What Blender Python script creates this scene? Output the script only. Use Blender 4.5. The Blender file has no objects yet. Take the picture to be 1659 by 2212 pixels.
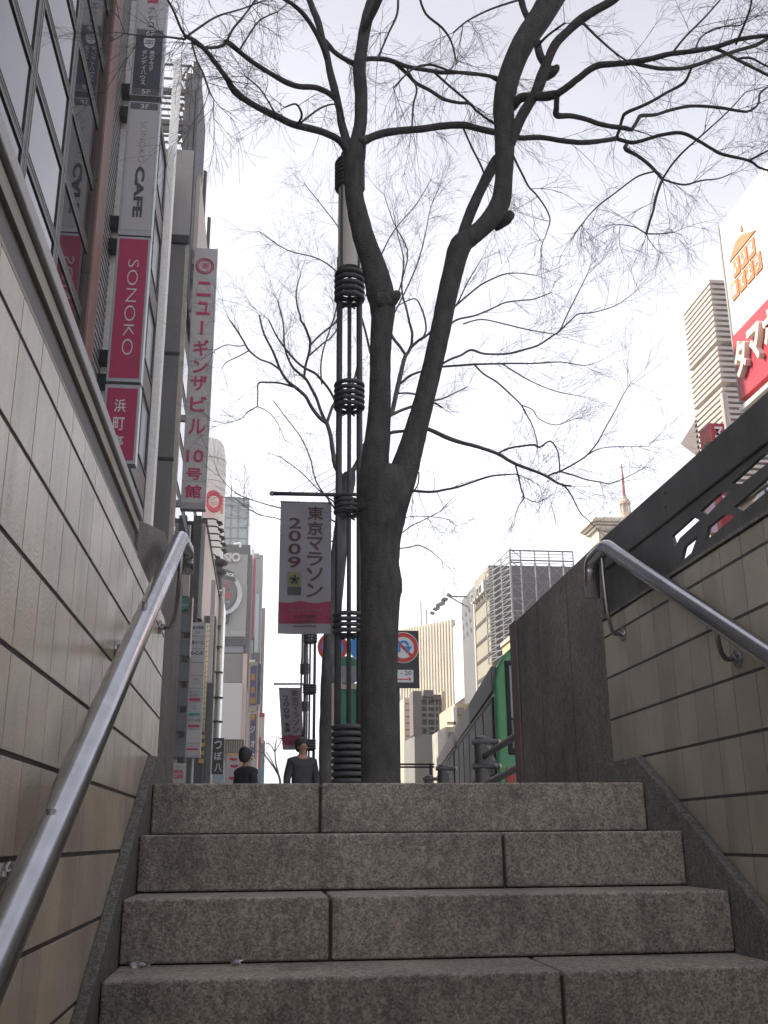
import bpy, bmesh, math, random
from mathutils import Vector, Matrix, Euler
random.seed(11)
S = bpy.context.scene
COL = S.collection
PI = math.pi

# ------------------------------------------------------------------ camera
F, TH, PS, RO, ZC = 2206.5, .3104, .1166, -.0088, -.182
FW = Vector((math.sin(PS)*math.cos(TH), math.cos(PS)*math.cos(TH), math.sin(TH)))
R0 = Vector((math.cos(PS), -math.sin(PS), 0)); U0 = R0.cross(FW)
RV = math.cos(RO)*R0 + math.sin(RO)*U0
UV = -math.sin(RO)*R0 + math.cos(RO)*U0
CP = Vector((0, 0, ZC))
cam = bpy.data.cameras.new('camera'); camo = bpy.data.objects.new('camera', cam); COL.objects.link(camo)
m = Matrix((RV, UV, -FW)).transposed().to_4x4(); m.translation = CP
camo.matrix_world = m
cam.sensor_fit = 'AUTO'; cam.sensor_width = 36; cam.lens = F/2212*36
cam.clip_start = .02; cam.clip_end = 3000
S.camera = camo

# ------------------------------------------------------------------ sky and sun
SUN = Vector((-.70, .36, .66)).normalized()
w = bpy.data.worlds.new('World'); S.world = w; w.use_nodes = True
nt = w.node_tree; nt.nodes.clear()
out = nt.nodes.new('ShaderNodeOutputWorld'); bg = nt.nodes.new('ShaderNodeBackground')
sky = nt.nodes.new('ShaderNodeTexSky'); sky.sky_type = 'NISHITA'; sky.sun_disc = False
sky.sun_elevation = math.asin(SUN.z); sky.sun_rotation = math.atan2(SUN.x, SUN.y)
sky.altitude = 30; sky.air_density = 1.0; sky.dust_density = 3.0; sky.ozone_density = 1.0
hs = nt.nodes.new('ShaderNodeHueSaturation'); hs.inputs['Saturation'].default_value = .28
tc = nt.nodes.new('ShaderNodeTexCoord')
mp = nt.nodes.new('ShaderNodeMapping'); mp.inputs['Scale'].default_value = (1, 1, 2.2)
cn = nt.nodes.new('ShaderNodeTexNoise'); cn.inputs['Scale'].default_value = 2.2; cn.inputs['Detail'].default_value = 5
cr = nt.nodes.new('ShaderNodeMapRange'); cr.inputs['From Min'].default_value = .35; cr.inputs['From Max'].default_value = .75
cr.inputs['To Min'].default_value = .42; cr.inputs['To Max'].default_value = .60
mx = nt.nodes.new('ShaderNodeMixRGB'); mx.inputs['Color2'].default_value = (8.0, 8.05, 9.2, 1)
L = nt.links.new
L(sky.outputs[0], hs.inputs['Color']); L(tc.outputs['Generated'], mp.inputs[0]); L(mp.outputs[0], cn.inputs['Vector'])
L(cn.outputs['Fac'], cr.inputs['Value']); L(cr.outputs[0], mx.inputs['Fac'])
sx = nt.nodes.new('ShaderNodeSeparateXYZ'); L(tc.outputs['Generated'], sx.inputs[0])
gr_ = nt.nodes.new('ShaderNodeMapRange'); gr_.inputs['From Min'].default_value = .05; gr_.inputs['From Max'].default_value = .75
gr_.inputs['To Min'].default_value = 1.48; gr_.inputs['To Max'].default_value = .54; L(sx.outputs['Z'], gr_.inputs['Value'])
sv = nt.nodes.new('ShaderNodeVectorMath'); sv.operation = 'SCALE'
L(hs.outputs[0], mx.inputs['Color1']); L(mx.outputs[0], sv.inputs[0]); L(gr_.outputs[0], sv.inputs['Scale']); L(sv.outputs[0], bg.inputs['Color'])
bg.inputs['Strength'].default_value = .10
L(bg.outputs[0], out.inputs['Surface'])
sl = bpy.data.lights.new('sun', 'SUN'); sl.energy = 3.6; sl.angle = math.radians(.5); sl.color = (1, .90, .76)
so = bpy.data.objects.new('sun', sl); COL.objects.link(so)
so.rotation_euler = SUN.to_track_quat('Z', 'Y').to_euler(); so.location = (-30, 20, 60)
S.view_settings.view_transform = 'Standard'; S.view_settings.look = 'None'
S.view_settings.exposure = 1.15; S.view_settings.gamma = 1.0
S.cycles.max_bounces = 8

# ------------------------------------------------------------------ pixel rays (photo measured on a 1659 x 2212 grid)
def ray(x, y): return FW + RV*((x-829.5)/F) + UV*((1106-y)/F)
def P(x, y, Y): d = ray(x, y); return CP + d*(Y/d.y)
def PX(x, y, X): d = ray(x, y); return CP + d*(X/d.x)
def zp(x, y, Y): return P(x, y, Y).z
def dep(p): return (p-CP).dot(FW)

# ------------------------------------------------------------------ materials
MATS = {}
def M(name, rgb, rough=.6, metal=0., var=.12, scale=6., bump=0., bscale=None, ior=1.45, streak=1., island=0., detail=4):
    if name in MATS: return MATS[name]
    mt = bpy.data.materials.new(name); mt.use_nodes = True
    n = mt.node_tree; b = n.nodes['Principled BSDF']; k = n.links.new
    b.inputs['Roughness'].default_value = rough; b.inputs['Metallic'].default_value = metal; b.inputs['IOR'].default_value = ior
    t = n.nodes.new('ShaderNodeTexCoord'); mpn = n.nodes.new('ShaderNodeMapping')
    mpn.inputs['Scale'].default_value = (scale, scale, scale*streak)
    k(t.outputs['Object'], mpn.inputs[0])
    nz = n.nodes.new('ShaderNodeTexNoise'); nz.inputs['Scale'].default_value = 1; nz.inputs['Detail'].default_value = detail
    k(mpn.outputs[0], nz.inputs['Vector'])
    mr = n.nodes.new('ShaderNodeMapRange'); mr.inputs['From Min'].default_value = .3; mr.inputs['From Max'].default_value = .7
    mr.inputs['To Min'].default_value = 1-var; mr.inputs['To Max'].default_value = 1+var
    k(nz.outputs['Fac'], mr.inputs['Value'])
    v = n.nodes.new('ShaderNodeVectorMath'); v.operation = 'SCALE'; v.inputs[0].default_value = rgb
    if island:
        g = n.nodes.new('ShaderNodeNewGeometry'); m2 = n.nodes.new('ShaderNodeMapRange')
        m2.inputs['To Min'].default_value = 1-island; m2.inputs['To Max'].default_value = 1+island
        k(g.outputs['Random Per Island'], m2.inputs['Value'])
        mm = n.nodes.new('ShaderNodeMath'); mm.operation = 'MULTIPLY'
        k(mr.outputs[0], mm.inputs[0]); k(m2.outputs[0], mm.inputs[1]); k(mm.outputs[0], v.inputs['Scale'])
    else: k(mr.outputs[0], v.inputs['Scale'])
    k(v.outputs[0], b.inputs['Base Color'])
    if bump:
        bn = n.nodes.new('ShaderNodeTexNoise'); bn.inputs['Scale'].default_value = bscale or scale*6; bn.inputs['Detail'].default_value = 3
        k(t.outputs['Object'], bn.inputs['Vector'])
        bp = n.nodes.new('ShaderNodeBump'); bp.inputs['Strength'].default_value = bump; bp.inputs['Distance'].default_value = .02
        k(bn.outputs['Fac'], bp.inputs['Height']); k(bp.outputs[0], b.inputs['Normal'])
    MATS[name] = mt; return mt

def granite(name, rgb, dark=.5, sc=1.):
    mt = M(name, rgb, .75, 0, .18, 3.*sc, .25, 160*sc)
    n = mt.node_tree; k = n.links.new; b = n.nodes['Principled BSDF']
    src = b.inputs['Base Color'].links[0].from_socket
    t = next(x for x in n.nodes if x.type == 'TEX_COORD')
    vo = n.nodes.new('ShaderNodeTexVoronoi'); vo.inputs['Scale'].default_value = 200*sc
    k(t.outputs['Object'], vo.inputs['Vector'])
    sp = n.nodes.new('ShaderNodeSeparateColor'); k(vo.outputs['Color'], sp.inputs[0])
    mr = n.nodes.new('ShaderNodeMapRange'); mr.inputs['To Min'].default_value = .62; mr.inputs['To Max'].default_value = 1.42
    k(sp.outputs[0], mr.inputs['Value'])
    n2 = n.nodes.new('ShaderNodeTexNoise'); n2.inputs['Scale'].default_value = 55*sc; n2.inputs['Detail'].default_value = 6
    mp2 = n.nodes.new('ShaderNodeMapping'); mp2.inputs['Scale'].default_value = (1, 1, .55)
    k(t.outputs['Object'], mp2.inputs[0]); k(mp2.outputs[0], n2.inputs['Vector'])
    m2 = n.nodes.new('ShaderNodeMapRange'); m2.inputs['From Min'].default_value = .35; m2.inputs['From Max'].default_value = .65
    m2.inputs['To Min'].default_value = dark; m2.inputs['To Max'].default_value = 1.2
    k(n2.outputs['Fac'], m2.inputs['Value'])
    mm = n.nodes.new('ShaderNodeMath'); mm.operation = 'MULTIPLY'; k(mr.outputs[0], mm.inputs[0]); k(m2.outputs[0], mm.inputs[1])
    v = n.nodes.new('ShaderNodeVectorMath'); v.operation = 'SCALE'; k(src, v.inputs[0]); k(mm.outputs[0], v.inputs['Scale'])
    k(v.outputs[0], b.inputs['Base Color']); return mt

step_m = granite('step_granite', (.345, .302, .255), .84)
skirt_m = granite('skirt_granite', (.15, .142, .13), .8)
panel_m = granite('panel_granite', (.16, .142, .13), .8)
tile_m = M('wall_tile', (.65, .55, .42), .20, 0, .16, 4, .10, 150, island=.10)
tile_r = M('wall_tile_shaded_side', (.34, .305, .25), .45, 0, .16, 4, .10, 130, island=.09)  # same tile as the other wall, its shade put into a darker colour
grout_m = M('grout', (.075, .062, .058), .9, 0, .2, 20)
steel = M('brushed_steel', (.50, .51, .54), .22, 1., .10, 18)
steel_d = M('dull_steel', (.30, .29, .28), .38, 1., .1, 20)
cap_m = M('metal_cap', (.36, .355, .36), .42, .4, .12, 3, .05, 60)
beige_m = M('beige_strip', (.38, .345, .28), .6, 0, .12, 6)
black_m = M('black_paint', (.075, .075, .073), .45, 0, .2, 4, .05, 60)
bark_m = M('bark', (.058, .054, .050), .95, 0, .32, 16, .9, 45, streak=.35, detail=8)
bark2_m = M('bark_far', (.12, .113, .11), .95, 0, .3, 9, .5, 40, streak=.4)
lampm = M('lamp_post_paint', (.07, .07, .072), .5, .2, .15, 6)
glass_m = M('dark_glass', (.012, .014, .018), .03, 0, .05, 2, ior=1.9)
glass_l = M('sky_lit_glass', (.46, .51, .53), .12, 0, .08, 2, ior=1.7)  # bright sky reflection is put into the base colour of the panes
frame_m = M('window_frame', (.035, .033, .032), .4, .3, .1, 6)
conc_m = M('concrete', (.30, .29, .275), .85, 0, .14, 1.2, .1, 30, streak=.3)
concd_m = M('dark_concrete', (.13, .125, .12), .85, 0, .15, 1.2, .1, 30, streak=.3)
white_m = M('white_panel', (.74, .73, .71), .5, 0, .05, 1.5)
asph_m = M('asphalt', (.05, .05, .052), .9, 0, .2, 8, .3, 200)
pave_m = M('paving', (.30, .285, .265), .85, 0, .14, 2, .1, 60)

# ------------------------------------------------------------------ builders
def tag(o, label=None, cat=None, group=None, kind=None):
    if label: o['label'] = label
    if cat: o['category'] = cat
    if group: o['group'] = group
    if kind: o['kind'] = kind
    return o
def thing(name, label, cat, loc=(0, 0, 0), group=None):
    o = bpy.data.objects.new(name, None); o.empty_display_size = .2; COL.objects.link(o); o.location = loc
    return tag(o, label, cat, group)
def woff(o):
    v = Vector((0, 0, 0))
    while o is not None: v += Vector(o.location); o = o.parent
    return v
class MB:
    def __init__(s): s.v = []; s.f = []
    def add(s, vs, fs):
        n = len(s.v); s.v += [tuple(p) for p in vs]; s.f += [tuple(i+n for i in f) for f in fs]; return s
    def box(s, x0, x1, y0, y1, z0, z1):
        if x0 > x1: x0, x1 = x1, x0
        if y0 > y1: y0, y1 = y1, y0
        if z0 > z1: z0, z1 = z1, z0
        return s.add([(x0,y0,z0),(x1,y0,z0),(x1,y1,z0),(x0,y1,z0),(x0,y0,z1),(x1,y0,z1),(x1,y1,z1),(x0,y1,z1)],
              [(0,3,2,1),(4,5,6,7),(0,1,5,4),(1,2,6,5),(2,3,7,6),(3,0,4,7)])
    def obox(s, c, ax, ay, az):      # oriented box: centre and half-axis vectors
        c, ax, ay, az = map(Vector, (c, ax, ay, az))
        vs = [c+sx*ax+sy*ay+sz*az for sz in (-1, 1) for sx, sy in ((-1,-1),(1,-1),(1,1),(-1,1))]
        return s.add(vs, [(0,3,2,1),(4,5,6,7),(0,1,5,4),(1,2,6,5),(2,3,7,6),(3,0,4,7)])
    def prism(s, poly, d):           # poly: 3-D ring, d: extrusion vector
        n = len(poly); d = Vector(d); vs = [Vector(p) for p in poly]+[Vector(p)+d for p in poly]
        fs = [tuple(range(n)), tuple(range(2*n-1, n-1, -1))]+[(i, i+n, (i+1) % n+n, (i+1) % n) for i in range(n)]
        return s.add(vs, fs)
    def tube(s, pts, rad, sides=8, cap=True):
        pts = [Vector(p) for p in pts]; n = len(pts)
        if not hasattr(rad, '__len__'): rad = [rad]*n
        t = (pts[1]-pts[0]).normalized()
        a = t.cross(Vector((.31, .17, .93))); a = a if a.length > .1 else t.cross(Vector((1, 0, 0))); a.normalize()
        base = len(s.v)
        for i in range(n):
            tt = (pts[min(i+1, n-1)]-pts[max(i-1, 0)])
            tt = tt.normalized() if tt.length > 1e-9 else t
            a = (a-tt*a.dot(tt)); a = a.normalized() if a.length > 1e-6 else tt.orthogonal().normalized()
            b = tt.cross(a)
            for j in range(sides):
                q = 2*PI*j/sides; s.v.append(tuple(pts[i]+(a*math.cos(q)+b*math.sin(q))*rad[i]))
        for i in range(n-1):
            for j in range(sides):
                j2 = (j+1) % sides
                s.f.append((base+i*sides+j, base+i*sides+j2, base+(i+1)*sides+j2, base+(i+1)*sides+j))
        if cap:
            s.f.append(tuple(base+j for j in reversed(range(sides)))); s.f.append(tuple(base+(n-1)*sides+j for j in range(sides)))
        return s
    def cyl(s, p, z0, z1, r, sides=24): return s.tube([(p[0], p[1], z0), (p[0], p[1], z1)], r, sides)
    def ring(s, c, R, r, axis='Z', n=28, k=8, a0=0, a1=2*PI):
        full = abs(a1-a0-2*PI) < 1e-6; m = n if full else n+1
        base = len(s.v); c = Vector(c)
        for i in range(m):
            q = a0+(a1-a0)*i/n
            for j in range(k):
                p = 2*PI*j/k; rr = R+r*math.cos(p); h = r*math.sin(p)
                v = (rr*math.cos(q), rr*math.sin(q), h) if axis == 'Z' else (rr*math.cos(q), h, rr*math.sin(q))
                s.v.append(tuple(c+Vector(v)))
        for i in range(m if full else m-1):
            for j in range(k):
                i2 = (i+1) % m; j2 = (j+1) % k
                s.f.append((base+i*k+j, base+i2*k+j, base+i2*k+j2, base+i*k+j2))
        return s
    def disc(s, c, r, d, n=40, ry=None):   # disc facing -Y with thickness d
        ry = ry or r
        return s.prism([Vector(c)+Vector((r*math.cos(2*PI*i/n), 0, ry*math.sin(2*PI*i/n))) for i in range(n)], (0, d, 0))
def obj(name, mb, mat, parent=None, bevel=0., smooth=False, seg=2):
    me = bpy.data.meshes.new(name); o = woff(parent) if parent else Vector((0, 0, 0))
    me.from_pydata([(p[0]-o.x, p[1]-o.y, p[2]-o.z) for p in mb.v], [], mb.f); me.validate()
    bm = bmesh.new(); bm.from_mesh(me); bmesh.ops.recalc_face_normals(bm, faces=bm.faces)
    bm.to_mesh(me); bm.free()
    if smooth: me.polygons.foreach_set('use_smooth', [True]*len(me.polygons))
    me.materials.append(mat)
    ob = bpy.data.objects.new(name, me); COL.objects.link(ob); ob.parent = parent
    if bevel:
        b = ob.modifiers.new('bevel', 'BEVEL'); b.width = bevel; b.segments = seg; b.limit_method = 'ANGLE'; b.angle_limit = .6
    return ob
def struct(name, mb, mat): return tag(obj(name, mb, mat), kind='structure')

GL = {}
def glyph(s, off=0.):
    key = (s, off)
    if key in GL: return GL[key]
    c = bpy.data.curves.new('glyph', 'FONT'); c.body = s; c.offset = off; c.extrude = .5; c.resolution_u = 3
    o = bpy.data.objects.new('glyph', c); COL.objects.link(o); bpy.context.view_layer.update()
    me = bpy.data.meshes.new_from_object(o.evaluated_get(bpy.context.evaluated_depsgraph_get()))
    vs = [v.co.copy() for v in me.vertices]; fs = [tuple(p.vertices) for p in me.polygons]
    bpy.data.objects.remove(o); bpy.data.curves.remove(c); bpy.data.meshes.remove(me)
    if not vs: vs = [Vector((0, 0, 0)), Vector((1, 0, 0)), Vector((1, 1, 0))]; fs = [(0, 1, 2)]
    x0 = min(v.x for v in vs); x1 = max(v.x for v in vs); y0 = min(v.y for v in vs); y1 = max(v.y for v in vs)
    vs = [((v.x-x0)/max(x1-x0, 1e-6), (v.y-y0)/max(y1-y0, 1e-6), v.z+.5) for v in vs]
    GL[key] = (vs, fs); return GL[key]
def put(mb, s, o, u, v, n, off=0.):   # glyph box: origin, width vector, height vector, thickness vector
    vs, fs = glyph(s, off); o, u, v, n = map(Vector, (o, u, v, n))
    mb.add([o+u*a+v*b+n*c for a, b, c in vs], fs)
def putY(mb, s, X0, X1, Z0, Z1, Y, rot=False, off=0., th=.004):   # on a face that looks to -Y
    if rot: put(mb, s, (X0, Y, Z1), (0, 0, Z0-Z1), (X1-X0, 0, 0), (0, -th, 0), off)
    else: put(mb, s, (X0, Y, Z0), (X1-X0, 0, 0), (0, 0, Z1-Z0), (0, -th, 0), off)
def putP(mb, s, xl, yt, xr, yb, Y, rot=False, off=0., th=.004):
    ym = (yt+yb)/2; xm = (xl+xr)/2
    putY(mb, s, P(xl, ym, Y).x, P(xr, ym, Y).x, zp(xm, yb, Y), zp(xm, yt, Y), Y-.003, rot, off, th)
def bxP(mb, xl, yt, xr, yb, Y, d):
    ym = (yt+yb)/2; xm = (xl+xr)/2
    return mb.box(P(xl, ym, Y).x, P(xr, ym, Y).x, Y, Y+d, zp(xm, yb, Y), zp(xm, yt, Y))
def rect(xl, yt, xr, yb, Y):
    ym = (yt+yb)/2; xm = (xl+xr)/2
    return P(xl, ym, Y).x, P(xr, ym, Y).x, zp(xm, yb, Y), zp(xm, yt, Y)

GZ, RZ = -.40, -.55      # pavement and carriageway
# ------------------------------------------------------------------ setting: ground
hx0, hx1, hy0, hy1 = -.62, 1.60, -4.2, 5.6
g = MB()
for a, b, c, d in ((-400, hx0, -200, 900), (hx1, 400, -200, 900), (hx0, hx1, -200, hy0), (hx0, hx1, hy1, 900)):
    g.add([(a, c, -.62), (b, c, -.62), (b, d, -.62), (a, d, -.62)], [(0, 1, 2, 3)])
struct('ground', g, asph_m)
struct('road', MB().box(3.3, 12.5, -60, 420, -.60, RZ), asph_m)
pv = MB().box(-4.6, hx0, -40, 420, -.60, GZ); pv.box(hx1, 3.3, -40, 420, -.60, GZ); pv.box(hx0, hx1, hy1+.6, 420, -.60, GZ)
pv.box(hx0, hx1, hy1+.3, hy1+.6, -.6, -.27); pv.box(hx0, hx1, hy1, hy1+.3, -.6, -.14)
struct('pavement', pv, pave_m)
struct('far_pavement', MB().box(12.5, 17, -40, 420, -.60, GZ), pave_m)

# ------------------------------------------------------------------ stairs
XL, XR, Y1, SD, SH = -.36, 1.315, 3.534, .30, .163
def stains(mt, sc, zst, lo, hi, depth):
    n = mt.node_tree; k = n.links.new; b = n.nodes['Principled BSDF']; src = b.inputs['Base Color'].links[0].from_socket
    t = next(x for x in n.nodes if x.type == 'TEX_COORD'); mp_ = n.nodes.new('ShaderNodeMapping'); mp_.inputs['Scale'].default_value = (sc, sc, sc*zst)
    k(t.outputs['Object'], mp_.inputs[0]); nz = n.nodes.new('ShaderNodeTexNoise'); nz.inputs['Scale'].default_value = 1; nz.inputs['Detail'].default_value = 7; nz.inputs['Roughness'].default_value = .65
    k(mp_.outputs[0], nz.inputs['Vector']); mr = n.nodes.new('ShaderNodeMapRange'); mr.inputs['From Min'].default_value = lo; mr.inputs['From Max'].default_value = hi
    mr.inputs['To Min'].default_value = 1; mr.inputs['To Max'].default_value = depth; k(nz.outputs['Fac'], mr.inputs['Value'])
    v = n.nodes.new('ShaderNodeVectorMath'); v.operation = 'SCALE'; k(src, v.inputs[0]); k(mr.outputs[0], v.inputs['Scale']); k(v.outputs[0], b.inputs['Base Color'])
stains(step_m, 5.5, .5, .52, .70, .62); stains(tile_m, 7, .12, .55, .75, .72); stains(tile_r, 7, .12, .55, .75, .75); stains(panel_m, 6, .2, .5, .75, .7); stains(black_m, 5, .4, .5, .75, 1.5)
st = thing('staircase', 'short flight of speckled brown granite steps climbing to the street', 'staircase', (.48, 2, 0))
jo = [.192, .740, .190, .734, .25, .68, .2, .7, .3, .6]
for k in range(10):
    y = Y1-k*SD; z = -k*SH; mb = MB()
    d = SD+.02 if k else 2.05
    mb.box(XL+.002, jo[k]-.0045, y, y+d, z-SH+.004, z); mb.box(jo[k]+.0045, XR-.002, y, y+d, z-SH+.004, z)
    obj('step', mb, step_m, st, .007, seg=3)
core = MB()
for k in range(10):
    y = Y1-k*SD+.012; z = -k*SH-.012
    core.box(XL+.002, XR-.002, y, y+SD+.05 if k else 5.58, z-.6, z)
obj('bed', core, grout_m, st)
for x0, x1 in ((XL-.03, XL), (XR, XR+.03)):
    zt = lambda Y: .095+.543*(Y-3.61)
    poly = [(x0, .4, zt(.4)), (x0, 3.61, .095), (x0, 3.945, .085), (x0, 3.945, -.4), (x0, 3.4, -.6), (x0, .4, -2.3)]
    obj('skirting', MB().prism(poly, (x1-x0, 0, 0)), skirt_m, st, .004)
struct('passage_floor', MB().box(XL-.03, XR+.03, -4.0, .84, -1.9, -1.63), step_m)
pw = MB(); pw.box(-.62, 1.6, -4.2, -4.0, -1.9, .62)
pc = MB(); pc.box(-.60, 1.58, -4.0, -.9, .50, .62)
tag(obj('passage_wall', pw, beige_m), kind='structure'); tag(obj('passage_ceiling', pc, concd_m), kind='structure')

litm = M('clear_wrapper', (.62, .62, .64), .15, .3, .3, 60)
for xx, lab in ((304, 'crumpled clear wrapper nearest the left skirting at the back of a tread'), (519, 'small shiny crumpled wrapper lying mid-tread against the riser')):
    q_ = P(xx, 2088, Y1-2*SD-.02); t = thing('litter', lab, 'litter', (q_.x, q_.y, -3*SH)); mb = MB()
    for i in range(9):
        c_ = Vector((q_.x+random.uniform(-.022, .022), q_.y-.012+random.uniform(-.012, .006), -3*SH+.004+random.uniform(0, .006)))
        a_ = Vector((random.gauss(0, 1), random.gauss(0, 1), random.gauss(0, .5))).normalized()*.011; b_ = a_.orthogonal().normalized()*.007
        mb.add([c_-a_, c_+b_, c_+a_, c_-b_*.6+Vector((0, 0, .003))], [(0, 1, 2), (0, 2, 3)])
    o_ = obj('wrapper', mb, litm, t)
# ------------------------------------------------------------------ tiled side walls
def tile_grid(mb, xf, sgn, y0, y1, anchor, pitch, rows):
    n0 = math.floor((y0-anchor)/pitch); y = anchor+n0*pitch
    while y < y1-.01:
        a, b = max(y, y0)+.0024, min(y+pitch, y1)-.0024
        if b-a > .01:
            for z0, z1 in rows: mb.box(xf, xf-sgn*.012, a, b, z0+.0045, z1-.0045)
        y += pitch
lw = thing('tiled_wall', 'cream tiled stair wall under a black band and grey metal coping', 'wall', (-.45, 2, 0))
rows = [(.564, .634)]+[(.564-.154*(i+1), .564-.154*i) for i in range(15)]
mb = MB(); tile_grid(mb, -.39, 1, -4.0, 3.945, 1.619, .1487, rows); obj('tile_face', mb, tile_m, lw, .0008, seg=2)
obj('wall_core', MB().box(-.60, -.3918, -4.0, 3.945, -1.9, .632), grout_m, lw)
obj('trim_strip', MB().box(-.60, -.392, -4.0, 3.03, .6345, .643), beige_m, lw)
obj('black_band', MB().box(-.60, -.402, -4.0, 3.03, .643, .711), black_m, lw)
obj('trim_strip', MB().box(-.60, -.394, -4.0, 3.03, .711, .742), beige_m, lw)
obj('coping', MB().box(-.62, -.384, -4.0, 3.03, .747, .782), cap_m, lw, .004)
ep = [(-.394, 3.031, .636), (-.394, 3.031, .752), (-.394, 3.77, .935), (-.394, 4.72, .95), (-.394, 4.72, -.02), (-.394, 3.95, -.02), (-.394, 3.95, .636)]
obj('end_panel', MB().prism(ep, (-.17, 0, 0)), panel_m, lw, .004)

rw = thing('tiled_wall', 'shaded grey-beige tiled stair wall under a black pierced parapet', 'wall', (1.42, 2, 0))
rows = [(.583, .652)]+[(.583-.163*(i+1), .583-.163*i) for i in range(14)]
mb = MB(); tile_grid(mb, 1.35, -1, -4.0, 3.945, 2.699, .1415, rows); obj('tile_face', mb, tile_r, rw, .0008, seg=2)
obj('wall_core', MB().box(1.3518, 1.58, -4.0, 3.945, -1.9, .652), grout_m, rw)
HOLES = [[(3.196,.792),(3.014,.803),(2.969,.778),(3.135,.766),(3.178,.747)],
 [(3.104,.728),(2.995,.733),(3.054,.694),(3.129,.688),(3.139,.695)],
 [(2.955,.804),(2.807,.814),(2.744,.796),(2.909,.776)],
 [(2.914,.737),(2.806,.743),(2.752,.731),(2.73,.714),(2.944,.701)],
 [(2.723,.816),(2.518,.830),(2.46,.815),(2.44,.798),(2.663,.793)],
 [(2.725,.744),(2.493,.760),(2.45,.752),(2.53,.722),(2.672,.714)],
 [(3.171,.672),(3.125,.666),(3.166,.660)]]
allh = list(HOLES)
for dy in (.80, 1.60, 2.40):
    for h in HOLES[:6]: allh.append([(a-dy, b) for a, b in h])
cu = bpy.data.curves.new('parapet', 'CURVE'); cu.dimensions = '2D'; cu.fill_mode = 'BOTH'; cu.extrude = .006
def spl(pts):
    s = cu.splines.new('POLY'); s.points.add(len(pts)-1); s.use_cyclic_u = True
    for q, p in zip(s.points, pts): q.co = (p[0], p[1], 0, 1)
spl([(-1.0, .656), (3.945, .656), (3.945, .985), (-1.0, .985)])
for h in allh: spl(h)
co = bpy.data.objects.new('parapet', cu); COL.objects.link(co); bpy.context.view_layer.update()
pm = bpy.data.meshes.new_from_object(co.evaluated_get(bpy.context.evaluated_depsgraph_get())); bpy.data.objects.remove(co)
mb = MB().add([(1.364+v.co.z, v.co.x, v.co.y) for v in pm.vertices], [tuple(p.vertices) for p in pm.polygons])
obj('parapet_panel', mb, black_m, rw)
beam = [(1.345, -1, .855), (1.345, 3.89, .855), (1.345, 3.89, .985), (1.345, -1, .985)]
mb = MB().box(1.348, 1.384, -1, 3.90, .848, .984)
obj('parapet_beam', mb, black_m, rw, .006)
obj('coping', MB().box(1.342, 1.56, -4.0, 3.945, .6535, .664), panel_m, rw)
ep = [(1.352, 3.95, -.02), (1.352, 3.95, .985), (1.352, 5.50, .95), (1.352, 5.50, -.02)]
obj('end_panel', MB().prism(ep, (.17, 0, 0)), panel_m, rw, .005)
for yq in (4.42, 4.93): obj('panel_seam', MB().box(1.3506, 1.353, yq-.002, yq+.002, 0, .95), grout_m, rw)
for yq in (1.2, 2.2, 3.2, 3.82):
    for zq in (.90, .95): obj('fixing', MB().tube([(1.349, yq, zq), (1.3455, yq, zq), (1.3445, yq, zq)], [.007, .007, .004], 10), steel_d, rw)
obj('end_trim', MB().box(1.340, 1.351, 5.36, 5.50, -.02, .952), beige_m if False else M('brown_trim', (.16, .12, .105), .6), rw, .003)

# ------------------------------------------------------------------ handrails
def arc(a, b, c, n=6):
    a, b, c = Vector(a), Vector(b), Vector(c)
    return [(1-t)*(1-t)*a+2*t*(1-t)*b+t*t*c for t in [i/n for i in range(n+1)]]
def handrail(label, X, wallX, top, bend, tip, brk, r):
    t = thing('handrail', label, 'handrail', (X, top[0], top[1]), 'stair handrails')
    yt, zt = top; s = .535
    low = (X, -.6, zt-s*(yt+.6))
    pts = [low, (X, yt-.35, zt-s*.35)]+arc((X, yt-.05, zt-s*.05), (X, yt, zt), (X, yt+.03, zt-.002))
    pts += arc((X, bend[0]-.035, bend[1]), (X, bend[0], bend[1]), (X, bend[0]+.006, bend[1]-.04))+[(X, tip[0], tip[1])]
    obj('rail', MB().tube(pts, r, 28), steel, t, smooth=False)
    for p in t.children: p.data.polygons.foreach_set('use_smooth', [len(q.vertices) == 4 for q in p.data.polygons])
    for (y0, z0, y1, z1) in brk:
        q = arc((X, y0, z0), (X, y0+.002, z1), (X+(wallX-X)*.5, y1-.01, z1-.004), 8)
        q = [(X, y0, z0+.03)]+q+[(wallX, y1, z1)]
        obj('bracket', MB().tube(q, .0075, 12), steel_d, t, smooth=True)
        sg = 1 if wallX > X else -1
        mbk = MB().tube([(wallX, y1, z1), (wallX-sg*.008, y1, z1)], .026, 20)
        mbk.tube([(wallX, y1, z1), (wallX-sg*.02, y1, z1)], .012, 12)
        for a in range(3): mbk.tube([(wallX-sg*.006, y1+.018*math.cos(a*2.1+.4), z1+.018*math.sin(a*2.1+.4)), (wallX-sg*.012, y1+.018*math.cos(a*2.1+.4), z1+.018*math.sin(a*2.1+.4))], .004, 8)
        obj('flange', mbk, steel, t, .001)
    return t
handrail('steel tube handrail running up beside the cream tiled wall', -.31, -.39, (3.50, .835), (3.80, .865), (3.815, .78),
   [(3.56, .80, 3.73, .56), (2.60, .37, 2.70, .295), (1.62, -.165, 1.72, -.235), (.6, -.7, .7, -.78)], .0275)
handrail('steel tube handrail climbing beside the shaded grey-beige tiled wall', 1.27, 1.35, (3.61, .872), (3.79, .862), (3.81, .715),
   [(3.665, .83, 3.71, .555), (2.74, .37, 2.79, .305), (1.75, -.13, 1.82, -.215)], .0295)

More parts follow.
